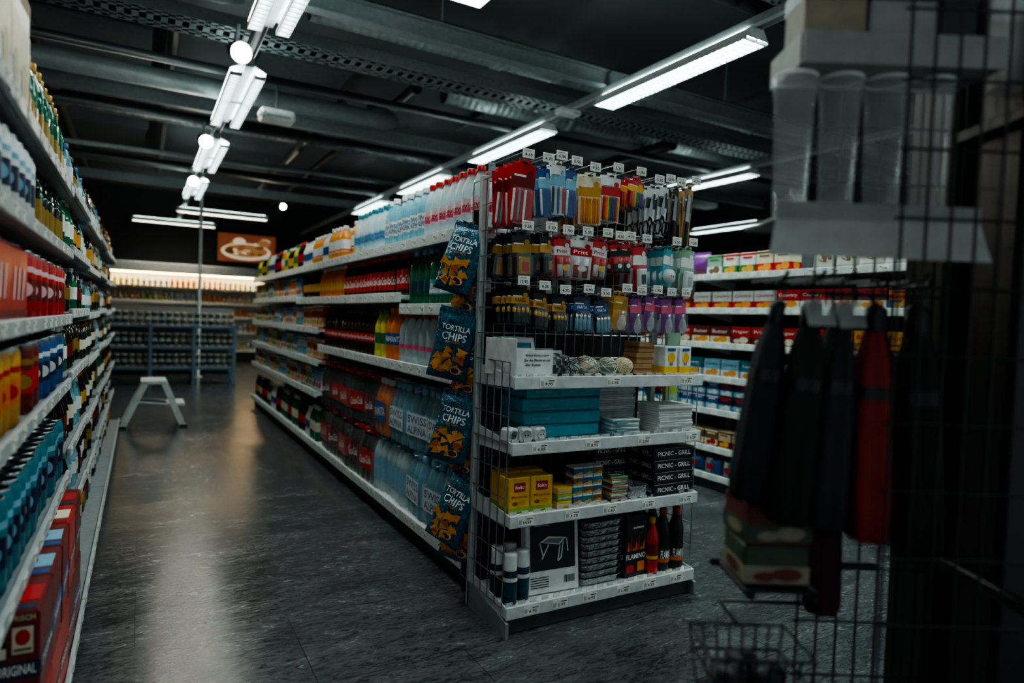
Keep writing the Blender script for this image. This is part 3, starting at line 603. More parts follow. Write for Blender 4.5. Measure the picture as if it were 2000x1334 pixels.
for ri,(z,its) in enumerate(hr):
    for k,(x,p,n,lb_) in enumerate(its):
        t=tags[(k+ri*4)%9]; dz=U(-.014,.014)
        if t not in HT: hm=hook(t); HT[t]=(hm[0].mesh('peg_hook'),hm[1].mesh('price_tag'))
        o=child('peg_hook',HT[t][0],ed,(x-1.63,.0+U(0,.02),z+dz)); child('price_tag',HT[t][1],o)
        for q in range(n):
            put(p,(x+U(-.005,.005),2.065+q*.04+U(0,.006),z+dz-.006),R(U(-14,14)),'%s on the %s hook of the %s row'%(lb_,pos[k],['top','middle','bottom'][ri]),'cards on %s row hook %s'%(['top','middle','bottom'][ri],pos[k]),ry=R(U(-6,6)))
# shelf A
za=.9455
one('leaflet_tray','white open tray with a small printed notice at the left','tray',MB().box((0,.0,.004),(.17,.2,.006),'white').box((0,-.1,.05),(.17,.004,.1),'white',.001).box((-.085,0,.07),(.004,.2,.14),'white',.001).box((.085,0,.05),(.004,.2,.1),'white',.001).text('Bitte Entsorgen',(.01,-.1035,.08),.11,.01,'ink').text('Sie die Batterien an',(.01,-.1035,.063),.12,.01,'ink').text('der Kasse',(-.01,-.1035,.046),.07,.01,'ink'),(1.255,2.14,za),R(6))
for i in range(6):
    mb=MB().box((0,0,.07),(.11,.002,.14),['white','sky','white','teal_light','white','sky'][i],.0005).box((0,-.0015,.11),(.08,.0005,.02),'teal')
    one('leaflet','thin white and blue leaflet leaning in the white tray','leaflet',mb,(1.245+U(-.012,.012),2.07+i*.022,za+.008),R(6+U(-8,8)),'leaflets in the white tray',rx=R(-14))
def ball(c,r,m2):
    B=MB(); n=10; B.lathe([(r*math.sin(PI*j/n),r*.85-r*.85*math.cos(PI*j/n)) for j in range(n+1)],c,16)
    W_=MB(); S=Matrix.Diagonal((1,1,.85)); c0=Vector((0,0,r*.85))
    for k in range(22):
        ax=Vector((U(-1,1),U(-1,1),U(-1,1))).normalized(); u=ax.orthogonal().normalized(); w=ax.cross(u)
        W_.tube([c0+S@((u*math.cos(2*PI*i/16)+w*math.sin(2*PI*i/16))*r*1.01) for i in range(17)],.0018,m2 if k%3 else c,4)
    return Proto('string_ball','string ball',[('core',B),('winding',W_)])
for x,y,a,b,l in((1.455,2.09,'light_grey','charcoal','grey and black ball of string'),(1.545,2.085,'cream','grey','cream and grey mottled ball of string'),(1.635,2.085,'grey','cream','grey and cream ball of string'),(1.72,2.09,'beige','cream','pale beige ball of string next to brown boxes'),(1.50,2.19,'light_grey','grey','light grey ball of string behind the black one'),(1.60,2.19,'cream','brown','cream and brown ball of string in the back')):
    put(ball(a,.042,b),(x,y,za),0,l)
def pillow(w,h,t,mf,nx=12,nz=16,wr=.004,freq=23):
    mb=MB()
    def f(x,z):
        a=max(0,1-(2*x/w)**2); b=max(0,1-(2*z/h)**2); return t*.5*(a**.5)*(b**.5)+wr*math.sin(freq*x/w+9*z/h)*a*b+wr*.8*math.sin(17*z/h-6*x/w)*a*(1-b*.5)*b**.3
    vs=[];fs=[];ms=[]
    for sgn in(-1,1):
        k=len(vs)
        for j in range(nz+1):
            for i in range(nx+1):
                x=-w/2+w*i/nx; z=-h/2+h*j/nz; q=1-.06*(1-abs(2*z/h)); vs.append((x*q,sgn*f(x,z),z))
        for j in range(nz):
            for i in range(nx):
                a=k+j*(nx+1)+i; fs.append((a,a+1,a+nx+2,a+nx+1)); ms.append(mf((i+.5)/nx,(j+.5)/nz,sgn))
    mb.add(vs,fs,ms,True)
    return mb,(lambda x,z:-f(x/max(.9,(1-.06*(1-abs(2*z/h)))),z)-.0025)
pb,_=pillow(.12,.09,.06,lambda x,z,s:'charcoal' if (int(x*7)+int(z*5))%3 else 'clear_grey',9,8,.006)
PB=Proto('net_bag','bag',[('bag_body',pb),('header_strip',MB().box((0,0,.045),(.1,.004,.02),'white',.001))])
put(PB,(1.385,2.09,za+.045),R(8),'dark mesh bag with pale header beside the string balls',rx=R(-20)); put(PB,(1.40,2.2,za+.045),R(-6),'dark mesh bag with pale header, the one farther back',rx=R(-10))
bx=carton('parcel_box','box',.09,.09,.045,'cardboard','brown',None,lo=.4,hi=.6)
for i in range(3): put(bx,(1.83+.004*i,2.13,za+.0455*i+.0005),R(5*i-6),'small brown cardboard box, %s of its stack'%ORD[2-i])
bb=MB().box((0,0,.06),(.068,.068,.12),'white',.003); bq=MB().box((0,0,.02),(.0696,.0696,.03),'yellow').disc((0,-.0355,.072),.02,.022,'yellow').box((0,-.0356,.046),(.016,.001,.012),'grey').box((0,-.0356,.107),(.04,.001,.012),'blue'); bq.add([(.0355,-.018,.05),(.0355,.018,.05),(.0355,.022,.075),(.0355,0,.095),(.0355,-.022,.075)],[(0,1,2,3,4)],'yellow')
BB=Proto('bulb_box','box',[('box_body',bb),('printed_panel',bq)])
for x,y,l in((1.965,2.10,'left front'),(2.045,2.10,'right front'),(2.0,2.19,'rear')): put(BB,(x,y,za),R(U(-5,5)),'white and yellow light bulb box, %s one on the shelf'%l)
# shelf B
zb=.7055
sk=MB().box((0,0,.026),(.052,.05,.052),'white',.008); sk2=MB().lathe([(.021,0),(.021,.004),(.017,.004),(.015,.001),(0,.001)],'light_grey',16,Matrix.Translation((0,-.024,.026))@Matrix.Rotation(PI/2,4,'X')); sk2.disc((-.006,-.0275,.026),.003,.003,'black').disc((.006,-.0275,.026),.003,.003,'black')
SK=Proto('wall_socket','socket',[('body',sk),('face',sk2)])
for x,y,r,l in((1.185,2.07,14,'leftmost'),(1.243,2.06,-8,'middle'),(1.30,2.06,10,'rightmost')): put(SK,(x,y,zb),R(r),'white plug socket block, %s of three on the shelf edge'%l)
tb=MB().box((0,0,.0255),(.355,.17,.05),'teal_box',.003); tq=MB().box((0,0,.046),(.3568,.1718,.002),'teal_dark').box((0,-.0865,.008),(.3,.001,.002),'teal_light').box((-.1,-.0866,.024),(.08,.001,.01),'teal_light')
TB=Proto('paper_box','box',[('box_body',tb),('printed_panel',tq)])
for i in range(4): put(TB,(1.435+U(-.004,.004),2.175,zb+i*.0515+.0003),R(U(-2,2)),'wide teal paper box, %s of the stack of four'%ORD[3-i])
def pads(n,x,y,z,w,d,t,cols,name,cat,lab,grp,rot=3):
    ms={}
    for i in range(n):
        c=cols[i%len(cols)]
        if c not in ms:
            mb=MB().box((0,0,t/2),(w,d,t*.94),c,.001).box((0,-d/2-.0005,t*.5),(w*.96,.001,t*.25),'light_grey').box((0,0,t*.95),(w*.6,d*.3,.0006),'teal' if c in('white','sky') else 'white'); ms[c]=mb.mesh(name)
        thing(name,lab,cat,(x+U(-.004,.004),y+U(-.004,.004),z+i*t+.0003),R(U(-rot,rot)),grp,ms[c])
pads(8,1.715,2.09,zb,.13,.1,.008,['sky','white','teal_light','white'],'napkin_pack','napkins','thin blue and white napkin pack in the low splayed stack','napkin packs in the low stack',11)
pads(12,1.985,2.11,zb,.19,.13,.0095,['white','paper'],'notebook','notebook','white notebook in the front right stack','white notebooks at the front right',3)
pads(15,1.765,2.225,zb,.2,.1,.0125,['light_grey','white','light_grey'],'envelope_pack','envelopes','pale envelope pack in the tall stack behind the napkins','envelope packs in the rear stack',2)
# shelf C
zc=.4405
B=MB().box((0,0,.066),(.094,.07,.132),'yellow',.003); Q=MB().box((0,0,.011),(.0956,.0716,.02),'lime').box((0,-.0358,.096),(.05,.001,.034),'red').text('fiolto',(0,-.0368,.096),.04,.014,'white_ink').text('Maronizup',(0,-.0368,.06),.07,.011,'red').disc((.012,-.0366,.038),.018,.009,'amber').disc((-.02,-.0366,.036),.012,.007,'brown')
YB2=Proto('firelighter_box','box',[('box_body',B),('printed_panel',Q)])
for x,y,l in((1.225,2.085,'front left one'),(1.326,2.085,'front right one'),(1.24,2.18,'rear left one'),(1.341,2.18,'rear right one')): put(YB2,(x,y,zc),R(U(-4,4)),'yellow box with red emblem and green base, %s'%l)
pads(3,1.425,2.09,zc,.07,.1,.026,['yellow','lime','yellow'],'firelighter_packet','packet','flat yellow packet beside the upright yellow boxes','flat yellow packets',5)
mbx={c:carton('matchbox','matchbox',.046,.06,.036,'white',c,None,lo=.2,hi=.85,pic='amber') for c in('blue','teal','brown')}
for r in range(4):
    for k in range(3): put(mbx[['blue','teal','brown'][(r+k)%3]],(1.50+k*.0475,2.09,zc+r*.0366+.0003),R(U(-2,2)),'small white matchbox with a picture, row %s column %s of the block'%(['one','two','three','four'][r],['one','two','three'][k]))
pads(11,1.69,2.075,zc,.085,.07,.009,['red','green','cream','amber','green','cream'],'card_pack','card pack','small colourful card pack in the stack next to matchboxes','small colourful card packs',6)
def foiltray(w,d,h):
    mb=MB(); n=36; rings=[(.42,0),(.46,h*.1),(.5,h*.9),(.545,h*.95),(.55,h)]
    vs=[];fs=[]
    for q,z in rings:
        for i in range(n):
            a=2*PI*i/n; ca,sa=math.cos(a),math.sin(a); k=min(1.32,1/max(abs(ca),abs(sa))); wob=1+(.012 if i%2 else -.012); vs.append((q*w*ca*k*wob,q*d*sa*k*wob,z))
    for j in range(len(rings)-1):
        for i in range(n): fs.append((j*n+i,j*n+(i+1)%n,(j+1)*n+(i+1)%n,(j+1)*n+i))
    fs.append(tuple(range(n))); return mb.add(vs,fs,'foil')
FT=foiltray(.19,.15,.032).mesh('foil_tray'); FT2=foiltray(.1,.1,.032).mesh('foil_tray')
for i in range(2): thing('foil_tray','shallow foil tray on the shelf beside the black grill boxes, %s one'%['lower','upper'][i],'tray',(1.79,2.09,zc+i*.02),R(5*i),None,FT2)
gbx=MB().box((0,0,.025),(.225,.19,.049),'black',.002); gq=MB().text('PICNIC - GRILL',(.0,-.0958,.025),.185,.019,'white_ink').text('PICNIC - GRILL',(-.1133,0,.025),.16,.018,'white_ink',side='L').box((0,-.0955,.047),(.22,.0008,.002),'grey')
GB=Proto('grill_box','box',[('box_body',gbx),('printed_panel',gq)])
for i in range(4): put(GB,(1.972+U(-.004,.004),2.125,zc+i*.0505+.0003),R(U(-2,2)),'black disposable grill box, %s of the front right stack'%ORD[3-i])
for i in range(4): put(GB,(1.745,2.22,zc+.0003+i*.0505),R(U(-2,2)),'black disposable grill box, %s of the rear stack'%ORD[3-i]).scale=(.82,.55,1)
# base
zd=.1055
SPR=Proto('spray_can','spray can',[('body',MB().lathe([(0,0),(.027,0),(.028,.01),(.028,.12),(.02,.135)],'navy',16).lathe([(.0284,.03),(.0284,.08)],'teal_dark',16).lathe([(.0286,.085),(.0286,.1)],'white',16)),('cap',MB().lathe([(.0255,.125),(.0255,.18),(.023,.188),(0,.188)],'white',16))])
for x,y,l in((1.205,2.06,'front left'),(1.266,2.075,'front right'),(1.195,2.14,'rear left'),(1.255,2.15,'rear right')): put(SPR,(x,y,zd),R(U(-20,20)),'dark spray can with tall white cap, %s of four'%l)
gp=MB().box((0,0,.155),(.235,.045,.31),'white',.004); gq=MB().box((0,-.0232,.19),(.2,.001,.205),'charcoal').box((-.04,-.0242,.272),(.08,.0005,.006),'white_ink').box((-.05,-.0242,.258),(.06,.0005,.004),'light_grey').box((.075,-.0242,.28),(.02,.0005,.016),'white')
y=-.0245
gq.add([(-.06,y,.195),(-.02,y-.0003,.215),(.06,y-.0003,.205),(.03,y,.178)],[(0,1,2,3)],'white')
gq.add([(-.045,y-.0008,.195),(-.018,y-.0008,.208),(.045,y-.0008,.202),(.026,y-.0008,.184)],[(0,1,2,3)],'grey')
for a,b in(((-.06,.193),(-.045,.14)),((.03,.177),(.02,.118)),((-.02,.185),(-.05,.132)),((.06,.203),(.066,.15)),((.045,.19),(.035,.13)),((.02,.118),(.035,.13))): gq.tube([(a[0],y-.001,a[1]),(b[0],y-.001,b[1])],.003,'white',5)
for k in range(5): gq.box((-.06,-.0234,.062-k*.009),(.08,.0006,.003),'ink')
for k in range(10): gq.box((.05+k*.005,-.0234,.045),(.0015+(k%3)*.0008,.0006,.028),'ink')
put(Proto('grill_package','package',[('box_body',gp),('printed_panel',gq)]),(1.405,2.085,zd),R(-3),'flat white edged package showing a white folding grill table',rx=R(-6))
for i in range(9): thing('foil_tray','crinkled foil tray in the tall stack of foil trays','tray',(1.63+U(-.003,.003),2.13,zd+i*.028),R(U(-2,2)),'foil trays in the tall base stack',FT)
fb=MB().box((0,0,.13),(.125,.1,.26),'black',.004); fq=MB().text('FLAMINO',(0,-.0515,.085),.11,.022,'white_ink').text('FLAMINO',(-.0637,0,.085),.08,.02,'white_ink',side='L').box((.03,-.0508,.04),(.04,.001,.04),'orange').box((-.03,-.0508,.035),(.04,.001,.03),'red')
for i in range(7): fq.add([(-.05+i*.014,-.0512,.11),(-.036+i*.014,-.0512,.11),(-.044+i*.015,-.0512,.15+.03*math.sin(i*2.1))],[(0,1,2)],['orange','red','amber'][i%3])
fq.box((0,-.0507,.205),(.11,.001,.05),'charcoal').box((.01,-.0511,.205),(.06,.0008,.008),'cream')
put(Proto('charcoal_box','box',[('box_body',fb),('printed_panel',fq)]),(1.805,2.11,zd),R(4),'black charcoal box with orange flames next to foil trays')
put(bottle('sauce_bottle',.03,.235,'red','dark_red','yellow',None,lo=.25,hi=.55,stripe='yellow'),(1.9,2.07,zd),R(-10),'red bottle with yellow cap beside the charcoal box')
FB=bottle('lighter_fluid_bottle',.033,.265,'black','charcoal','red','FLAMINO','white_ink',.12,.42,stripe='orange')
for x,y,l in((1.97,2.08,'left front'),(2.043,2.075,'right front'),(1.99,2.17,'rear')): put(FB,(x,y,zd),R(U(-12,4)),'black lighter fluid bottle with red cap, %s one'%l)
# chip bags
def chipbag(seed,w=.165,h=.272):
    mb,wf=pillow(w,h,.085,lambda x,z,s:('crisp_dark' if (z>.74 and int(x*24)%2) else 'crisp_blue') if z<.95 and z>.05 else 'crisp_dark',26,26,.0075,23+seed*4)
    Q=MB()
    Q.text('TORTILLA',(0,0,h*.28),w*.7,h*.08,'white_ink',warp=wf).text('CHIPS',(0,0,h*.155),w*.6,h*.11,'white_ink',warp=wf).text('NATURE',(0,0,h*.075),w*.34,h*.028,'amber',warp=wf)
    C=MB(); rd=random.Random(3+seed)
    wf2=lambda x,z:wf(x,z)-.0025
    for k in range(26):
        cx=rd.uniform(-.33,.33)*w; cz=-h*.2+rd.uniform(-.17,.17)*h; a=rd.uniform(0,6); r=w*rd.uniform(.12,.17)
        C.add([(cx+r*math.cos(a+q*2.1),wf2(cx,cz)-.0004*k+.004*(q==1),cz+r*.8*math.sin(a+q*2.1)) for q in range(3)],[(0,1,2)],['chip','chip_dark','amber','chip'][k%4])
    C.disc((w*.2,0,-h*.33),w*.13,h*.055,'cream',14,lambda x,z:wf(x,z)-.0145).disc((w*.2,0,-h*.33),w*.1,h*.04,'dark_red',14,lambda x,z:wf(x,z)-.0155)
    H=MB()
    for k in range(14): H.box((-w/2+w*(k+.5)/14,.0015*(-1)**k,h/2+.007),(w/14,.003,.02),'crisp_dark' if k%2 else 'crisp_blue')
    return Proto('crisp_bag','crisp bag',[('bag_body',mb),('lettering',Q),('chip_picture',C),('top_seam',H)])
CBs=[chipbag(0),chipbag(1),chipbag(2)]
cs=MB().box((0,0,.85),(.03,.004,1.5),'black',.001)
for z in(1.53,1.2,.86,.53): cs.tube([(0,0,z),(0,-.1,z+.01)],.003,'black',5).box((0,-.03,z+.01),(.03,.02,.012),'black',.002)
one('clip_strip','black hanging strip carrying teal crisp bags at shelving corner','clip strip',cs,(1.19,2.42,0),R(-55))
lev=['top','second','third','lowest']
for i,z in enumerate((1.385,1.04,.705,.37)):
    fr_=[(-52,15,1.115),(-30,11,1.09),(-42,12,1.105),(-58,20,1.12)][i]
    put(CBs[i%3],(fr_[2],2.385,z),R(fr_[0]),'teal crisp bag on the %s clip, front bag'%lev[i],ry=R(fr_[1]),rx=R([-9,4,-6,-12][i]))
    put(CBs[(i+1)%3],(1.185+U(-.006,.006),2.42,z-.08+U(-.02,.02)),R(-62+U(-14,14)),'teal crisp bag on the %s clip, bag tucked behind the front one'%lev[i],ry=R([6,-6,4,12][i]),rx=R(U(-10,10)))
gm,_=pillow(.16,.24,.06,lambda x,z,s:'pale_green' if z<.7 else 'lime',10,12)
GBG=Proto('green_bag','bag',[('bag_body',gm),('top_seam',MB().box((0,0,.125),(.15,.003,.02),'green',.001))])
for i,z in enumerate((1.42,1.12,.8,.5)): put(GBG,(2.17,2.28,z),R(30),'pale green bag hanging at right side of the display, %s one'%lev[i])
# ------------------------------------------------------------------ right shelving products
def bisc(w,h,c1,c2,t,tc,pic,top=None): return carton('biscuit_box','box',w,.1,h,c1,c2,t,tc,pic,top=top)
B1=[bisc(.13,.15,'white','green',None,'red','amber','red'),bisc(.13,.15,'cream','red',None,'red','chip','brown'),bisc(.13,.15,'pale_green','white',None,'red','brown','green')]
B2=[bisc(.17,.13,'white','red','Country','red','chip'),bisc(.17,.13,'orange','blue',None,'white_ink','amber','navy'),bisc(.17,.13,'red','white','Country','white_ink','chip'),bisc(.17,.13,'dark_red','red','Butter','cream','amber'),bisc(.17,.13,'maroon','cream',None,'cream','chip','red')]
B3=[bisc(.17,.13,'red','dark_red','Frigor','white_ink','cream'),bisc(.17,.13,'dark_red','cream','Butter','white_ink','chip'),bisc(.17,.13,'amber','brown','Butter','red','chip')]
B4=[bisc(.15,.13,'teal','white','Country','white_ink','chip'),bisc(.15,.13,'sky','white','Country','navy','chip'),bisc(.15,.13,'teal_dark','cream',None,'navy','chip','teal_light')]
B5=[bisc(.11,.1,'blue','sky',None,'white_ink','white','white'),bisc(.11,.1,'navy','sky',None,'white_ink','white','red')]
B6=[bisc(.11,.12,'brown','cream',None,'ink','red','cream'),bisc(.11,.12,'white','red',None,'ink','amber','navy'),bisc(.11,.12,'beige','dark_red',None,'ink','chip','brown')]
def rowr(z,ps,w,lab,lv=1,lh=0,ya=1.75,yb=4.3):
    n=int((yb-ya)/(w+.012))
    for i in range(n):
        k=random.randrange(len(ps)) if i%2==0 else k
        for l in range(lv):
            put(ps[k],(3.55+.075+U(0,.02),ya+(i+.5)*(yb-ya)/n,z+l*lh+.0005),R(-90+U(-4,4)),lab[k]+' shelf of the right shelving','%s on right shelving'%lab[k])
pm,_=pillow(.15,.17,.08,lambda x,z,s:'purple' if z>.3 else 'maroon',10,12)
PP=Proto('snack_pouch','pouch',[('pouch_body',pm),('top_seam',MB().box((0,0,.09),(.14,.003,.02),'purple',.001))])
wmh,wf=pillow(.15,.18,.08,lambda x,z,s:'milk' if z>.15 else 'light_grey',10,12)
WP=Proto('coffee_bag','bag',[('pouch_body',wmh),('printed_emblem',MB().disc((0,0,-.01),.04,.03,'brown',14,wf).disc((0,0,.05),.045,.008,'ink',12,wf))])
for i in range(6):
    put(PP,(3.64,3.55+i*.14,1.525+.087),R(-75),'purple snack pouch on the top shelf of the right shelving','purple pouches on the right')
for i in range(6):
    put(WP,(3.64,1.78+i*.15,1.525+.09),R(-65+U(-8,8)),'white coffee bag with brown emblem on the right shelving','white coffee bags on the right')
rowr(1.525,B1,.13,['white and green snack box, top','cream snack box with red base, top','pale green snack box, top'],1,0,2.72,3.46)
rowr(1.283,B2,.17,['white and red biscuit box, second','orange and blue biscuit box, second','red biscuit box, second','dark red biscuit box, second','maroon and cream box, second'])
rowr(1.037,B3,.17,['deep red chocolate box, third','dark red and cream biscuit box, third','amber butter biscuit box, third'])
rowr(.80,B4,.15,['teal and white biscuit box, fourth','light blue biscuit box, fourth','dark teal biscuit box, fourth'])
rowr(.566,B5,.11,['blue milk biscuit box, fifth','navy milk biscuit box, fifth'],2,.1005)
rowr(.30,B6,.11,['brown and cream biscuit box, sixth','white and red small box, sixth','beige and dark red small box, sixth'],1)
bm,_=pillow(.15,.11,.08,lambda x,z,s:'foil' if x<.5 else 'blue',10,8)
LB=Proto('wafer_bag','bag',[('pouch_body',bm),('label_patch',MB().box((0,-.04,0),(.06,.004,.04),'red',.001))])
for i in range(14): put(LB,(3.62,1.8+i*.17,.157),R(-80+U(-10,10)),'silver and blue wafer bag on the base of the right shelving','wafer bags on the base at right')
# ------------------------------------------------------------------ back of the shop
st=thing('step_stool','small white folding step stool on the aisle floor','step stool',(.12,7.25,0))
child('top_step',MB().box((0,0,.435),(.22,.36,.04),'white',.006),st); child('lower_step',MB().box((.19,0,.22),(.16,.34,.03),'white',.005),st)
for sy in(-.16,.16):
    child('front_leg',MB().add([(.06,sy-.02,.43),(.12,sy-.02,.43),(.29,sy-.02,.0),(.23,sy-.02,.0),(.06,sy+.02,.43),(.12,sy+.02,.43),(.29,sy+.02,.0),(.23,sy+.02,.0)],[(0,1,2,3),(4,5,6,7),(0,1,5,4),(1,2,6,5),(2,3,7,6),(3,0,4,7)],'white').box((.263,sy,.012),(.07,.05,.024),'charcoal',.004),st)
    child('rear_leg',MB().add([(-.1,sy-.02,.43),(-.04,sy-.02,.43),(-.23,sy-.02,.0),(-.29,sy-.02,.0),(-.1,sy+.02,.43),(-.04,sy+.02,.43),(-.23,sy+.02,.0),(-.29,sy+.02,.0)],[(0,1,2,3),(4,5,6,7),(0,1,5,4),(1,2,6,5),(2,3,7,6),(3,0,4,7)],'white').box((-.26,sy,.012),(.07,.05,.024),'charcoal',.004),st)
    child('brace',MB().tube([(-.15,sy,.25),(.2,sy,.21)],.012,'white',6),st)
rk=thing('storage_rack','blue grey three tier rack of tubs at the end of aisle','rack',(.42,11.0,0))
for x in(-.86,-.29,.29,.86):
    for y in(0,.5): child('leg',MB().box((x,y,.46),(.05,.05,.92),'slate_blue',.004).tube([(x,y,.03),(x,y+.03,0)],.02,'black',8),rk)
for z in(.25,.56,.88): child('shelf',MB().box((0,.25,z),(1.74,.52,.04),'slate_blue',.004),rk)
tub=MB().lathe([(0,0),(.032,0),(.04,.085),(.043,.088),(.043,.098),(0,.098)],['charcoal','light_grey','white','milk','milk'],12).lathe([(.037,.03),(.0395,.065)],'charcoal',12)
tub2=MB().lathe([(0,0),(.032,0),(.04,.085),(.043,.088),(.043,.098),(0,.098)],['charcoal','light_grey','white','milk','milk'],12).lathe([(.037,.03),(.0395,.065)],'brown',12)
TU=tub.mesh('dessert_tub');TU2=tub2.mesh('dessert_tub')
for zi,z in enumerate((.27,.58,.90)):
    for i in range(18):
        for l in range(2):
            br=(i//3)%2
            thing('dessert_tub','small white tub with %s band on the %s of the blue rack'%(['dark grey','brown'][br],['lowest shelf','middle shelf','top'][zi]),'tub',(-.39+i*.0955,11.08,z+l*.099+.0005),U(0,3),'%s band tubs on the %s of the rack'%(['grey','brown'][br],['lowest shelf','middle shelf','top'][zi]),[TU,TU2][br])
one('support_pole','thin white pole rising to the ceiling behind the blue rack','pole',MB().lathe([(.07,0),(.07,.01),(.026,.03),(.026,HC-.03),(.05,HC-.01),(.05,HC)],'white',16),(.86,12.2,0))
fr=thing('refrigerated_shelving','long lit chilled shelving along the back wall','fridge',(.95,15.75,0))
child('body',MB().box((0,.38,1.0),(4.2,.04,2.0),'white').box((0,.2,.12),(4.2,.4,.24),'charcoal',.01).box((-2.1,.2,1.0),(.05,.45,2.0),'light_grey',.005).box((2.1,.2,1.0),(.05,.45,2.0),'light_grey',.005),fr)
child('canopy',MB().box((0,.1,2.0),(4.25,.65,.2),'light_grey',.02),fr); child('canopy_lamp',MB().box((0,.06,1.89),(4.1,.12,.012),'warm',.004),fr)
FZ=(.26,.66,1.0,1.3,1.6)
for z in FZ: child('shelf',MB().box((0,.16,z-.015),(4.15,.42,.03),'white',.004).box((0,-.055,z-.01),(4.15,.012,.05),'paper'),fr)
fk=[bottle('drink_bottle',.037,.2,b,l,c,n=8,parts=False) for b,l,c in(('juice','white','orange'),('lemon','cream','white'),('milk','sky','white'),('amber','orange','yellow'))]
fl=['orange juice','lemon drink','milk','amber drink']
for zi,z in enumerate(FZ):
    for i in range(38):
        k=(i//5+zi)%4; thing('drink_bottle','small %s bottle on chilled %s shelf at the back wall'%(fl[k],['lowest','second','third','fourth','top'][zi]),'bottle',(-1.0+i*.105,15.79,z+.001),0,'%s bottles on chilled %s shelf'%(fl[k],['lowest','second','third','fourth','top'][zi]),fk[k].single)
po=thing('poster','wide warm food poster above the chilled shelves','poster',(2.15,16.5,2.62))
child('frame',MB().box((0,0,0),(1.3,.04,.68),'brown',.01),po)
pq=MB().box((0,-.022,0),(1.26,.004,.64),'glow_red')  # picture emits so it looks brighter; the light is in its colours
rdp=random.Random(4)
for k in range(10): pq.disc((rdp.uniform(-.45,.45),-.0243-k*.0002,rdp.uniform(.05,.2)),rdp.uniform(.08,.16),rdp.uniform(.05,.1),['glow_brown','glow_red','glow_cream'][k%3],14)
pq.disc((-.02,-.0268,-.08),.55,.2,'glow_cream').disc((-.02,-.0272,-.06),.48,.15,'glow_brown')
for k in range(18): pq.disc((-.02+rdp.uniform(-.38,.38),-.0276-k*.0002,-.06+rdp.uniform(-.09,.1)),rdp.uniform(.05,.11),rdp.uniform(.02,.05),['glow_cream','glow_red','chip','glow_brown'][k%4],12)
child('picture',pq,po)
p2=thing('poster','dark red poster high on the right wall','poster',(10.52,8.6,2.45),-PI/2)
child('frame',MB().box((0,0,0),(2.4,.05,.8),'charcoal',.01),p2); child('picture',MB().box((0,-.03,0),(2.3,.004,.7),'maroon').disc((.3,-.034,0),.7,.25,'beige').disc((-.6,-.035,.05),.4,.2,'dark_red'),p2)
fz=thing('chest_freezer','dark glass topped counter behind the blue rack','freezer',(.5,13.3,0))
child('body',MB().box((0,0,.45),(2.0,.7,.9),'charcoal',.02),fz); child('glass_lid',MB().box((0,-.05,1.05),(1.95,.6,.3),'clear_grey',.01),fz); child('frame',MB().tube([(-.97,-.35,1.2),(.97,-.35,1.2)],.015,'steel',6).tube([(-.97,-.35,.9),(-.97,-.35,1.2)],.015,'steel',6).tube([(.97,-.35,.9),(.97,-.35,1.2)],.015,'steel',6),fz)
# ------------------------------------------------------------------ right foreground rack
A=R(-29.3); OX,OY=1.06,.64
def W(lx,ly,z): return (OX+lx*math.cos(A)-ly*math.sin(A),OY+lx*math.sin(A)+ly*math.cos(A),z)
ra=thing('wire_rack','black wire display rack in the dark right foreground','rack',(OX,OY,0),A)
for ly,x0,n,r in((.1,-.06,7,.0024),(-.13,-.045,6,.0024)):
    g=MB()
    for i in range(n): g.tube([(x0+i*.036,ly,.5),(x0+i*.036,ly,1.76)],r,'black',5)
    for i in range(13): g.tube([(x0-.01,ly,.52+i*.1),(.17,ly,.52+i*.1)],r,'black',5)
    child('wire_panel',g,ra)
child('base',MB().box((.06,.06,.015),(.26,.3,.03),'black',.006),ra)
child('post',MB().box((.175,.09,.9),(.02,.02,1.78),'black',.003).box((.175,-.02,1.5),(.015,.23,.02),'black',.002).box((.175,-.02,.75),(.015,.23,.02),'black',.002),ra)
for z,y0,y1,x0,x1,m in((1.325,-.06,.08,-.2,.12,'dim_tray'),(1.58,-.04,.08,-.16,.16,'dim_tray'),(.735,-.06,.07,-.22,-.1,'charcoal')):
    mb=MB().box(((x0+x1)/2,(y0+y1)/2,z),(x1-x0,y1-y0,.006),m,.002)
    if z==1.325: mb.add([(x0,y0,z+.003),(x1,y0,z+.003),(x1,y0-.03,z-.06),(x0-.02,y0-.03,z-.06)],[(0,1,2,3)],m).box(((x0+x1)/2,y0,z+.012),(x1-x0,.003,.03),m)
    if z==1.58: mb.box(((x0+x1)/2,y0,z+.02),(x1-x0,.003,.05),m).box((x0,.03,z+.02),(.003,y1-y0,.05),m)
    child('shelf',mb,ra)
child('bracket',MB().box((-.08,.085,.73),(.3,.012,.014),'black',.002).box((-.21,.01,.728),(.012,.15,.01),'black',.002).box((-.11,.01,.728),(.012,.15,.01),'black',.002),ra)
child('bracket',MB().tube([(-.205,.012,.652),(-.205,.1,.652),(.0,.1,.652)],.004,'black',6),ra)
hk=[(-.172,-.02,'cloth_navy',.93,.8),(-.15,.035,'cloth_red',.9,.7),(-.128,-.05,'cloth_black',1.0,.85),(-.1,.03,'cloth_black',1.05,.8),(-.078,-.045,'cloth_grey',1.02,.8),(-.052,.03,'cloth_black',.95,.8),(-.03,-.045,'cloth_red',1.06,.85),(.02,.03,'cloth_plum',1.1,.8),(.03,-.05,'cloth_black',1.1,.95),(.085,.02,'cloth_black',1.2,1)]
nm=['navy one at the left end','narrow red one near the left end','slim black one right of the red','black one hidden behind the charcoal','charcoal one in front','short black one behind','clear red one in front at the centre','plum one behind the red','wide black one right of the red','longest black one nearest the pillar']
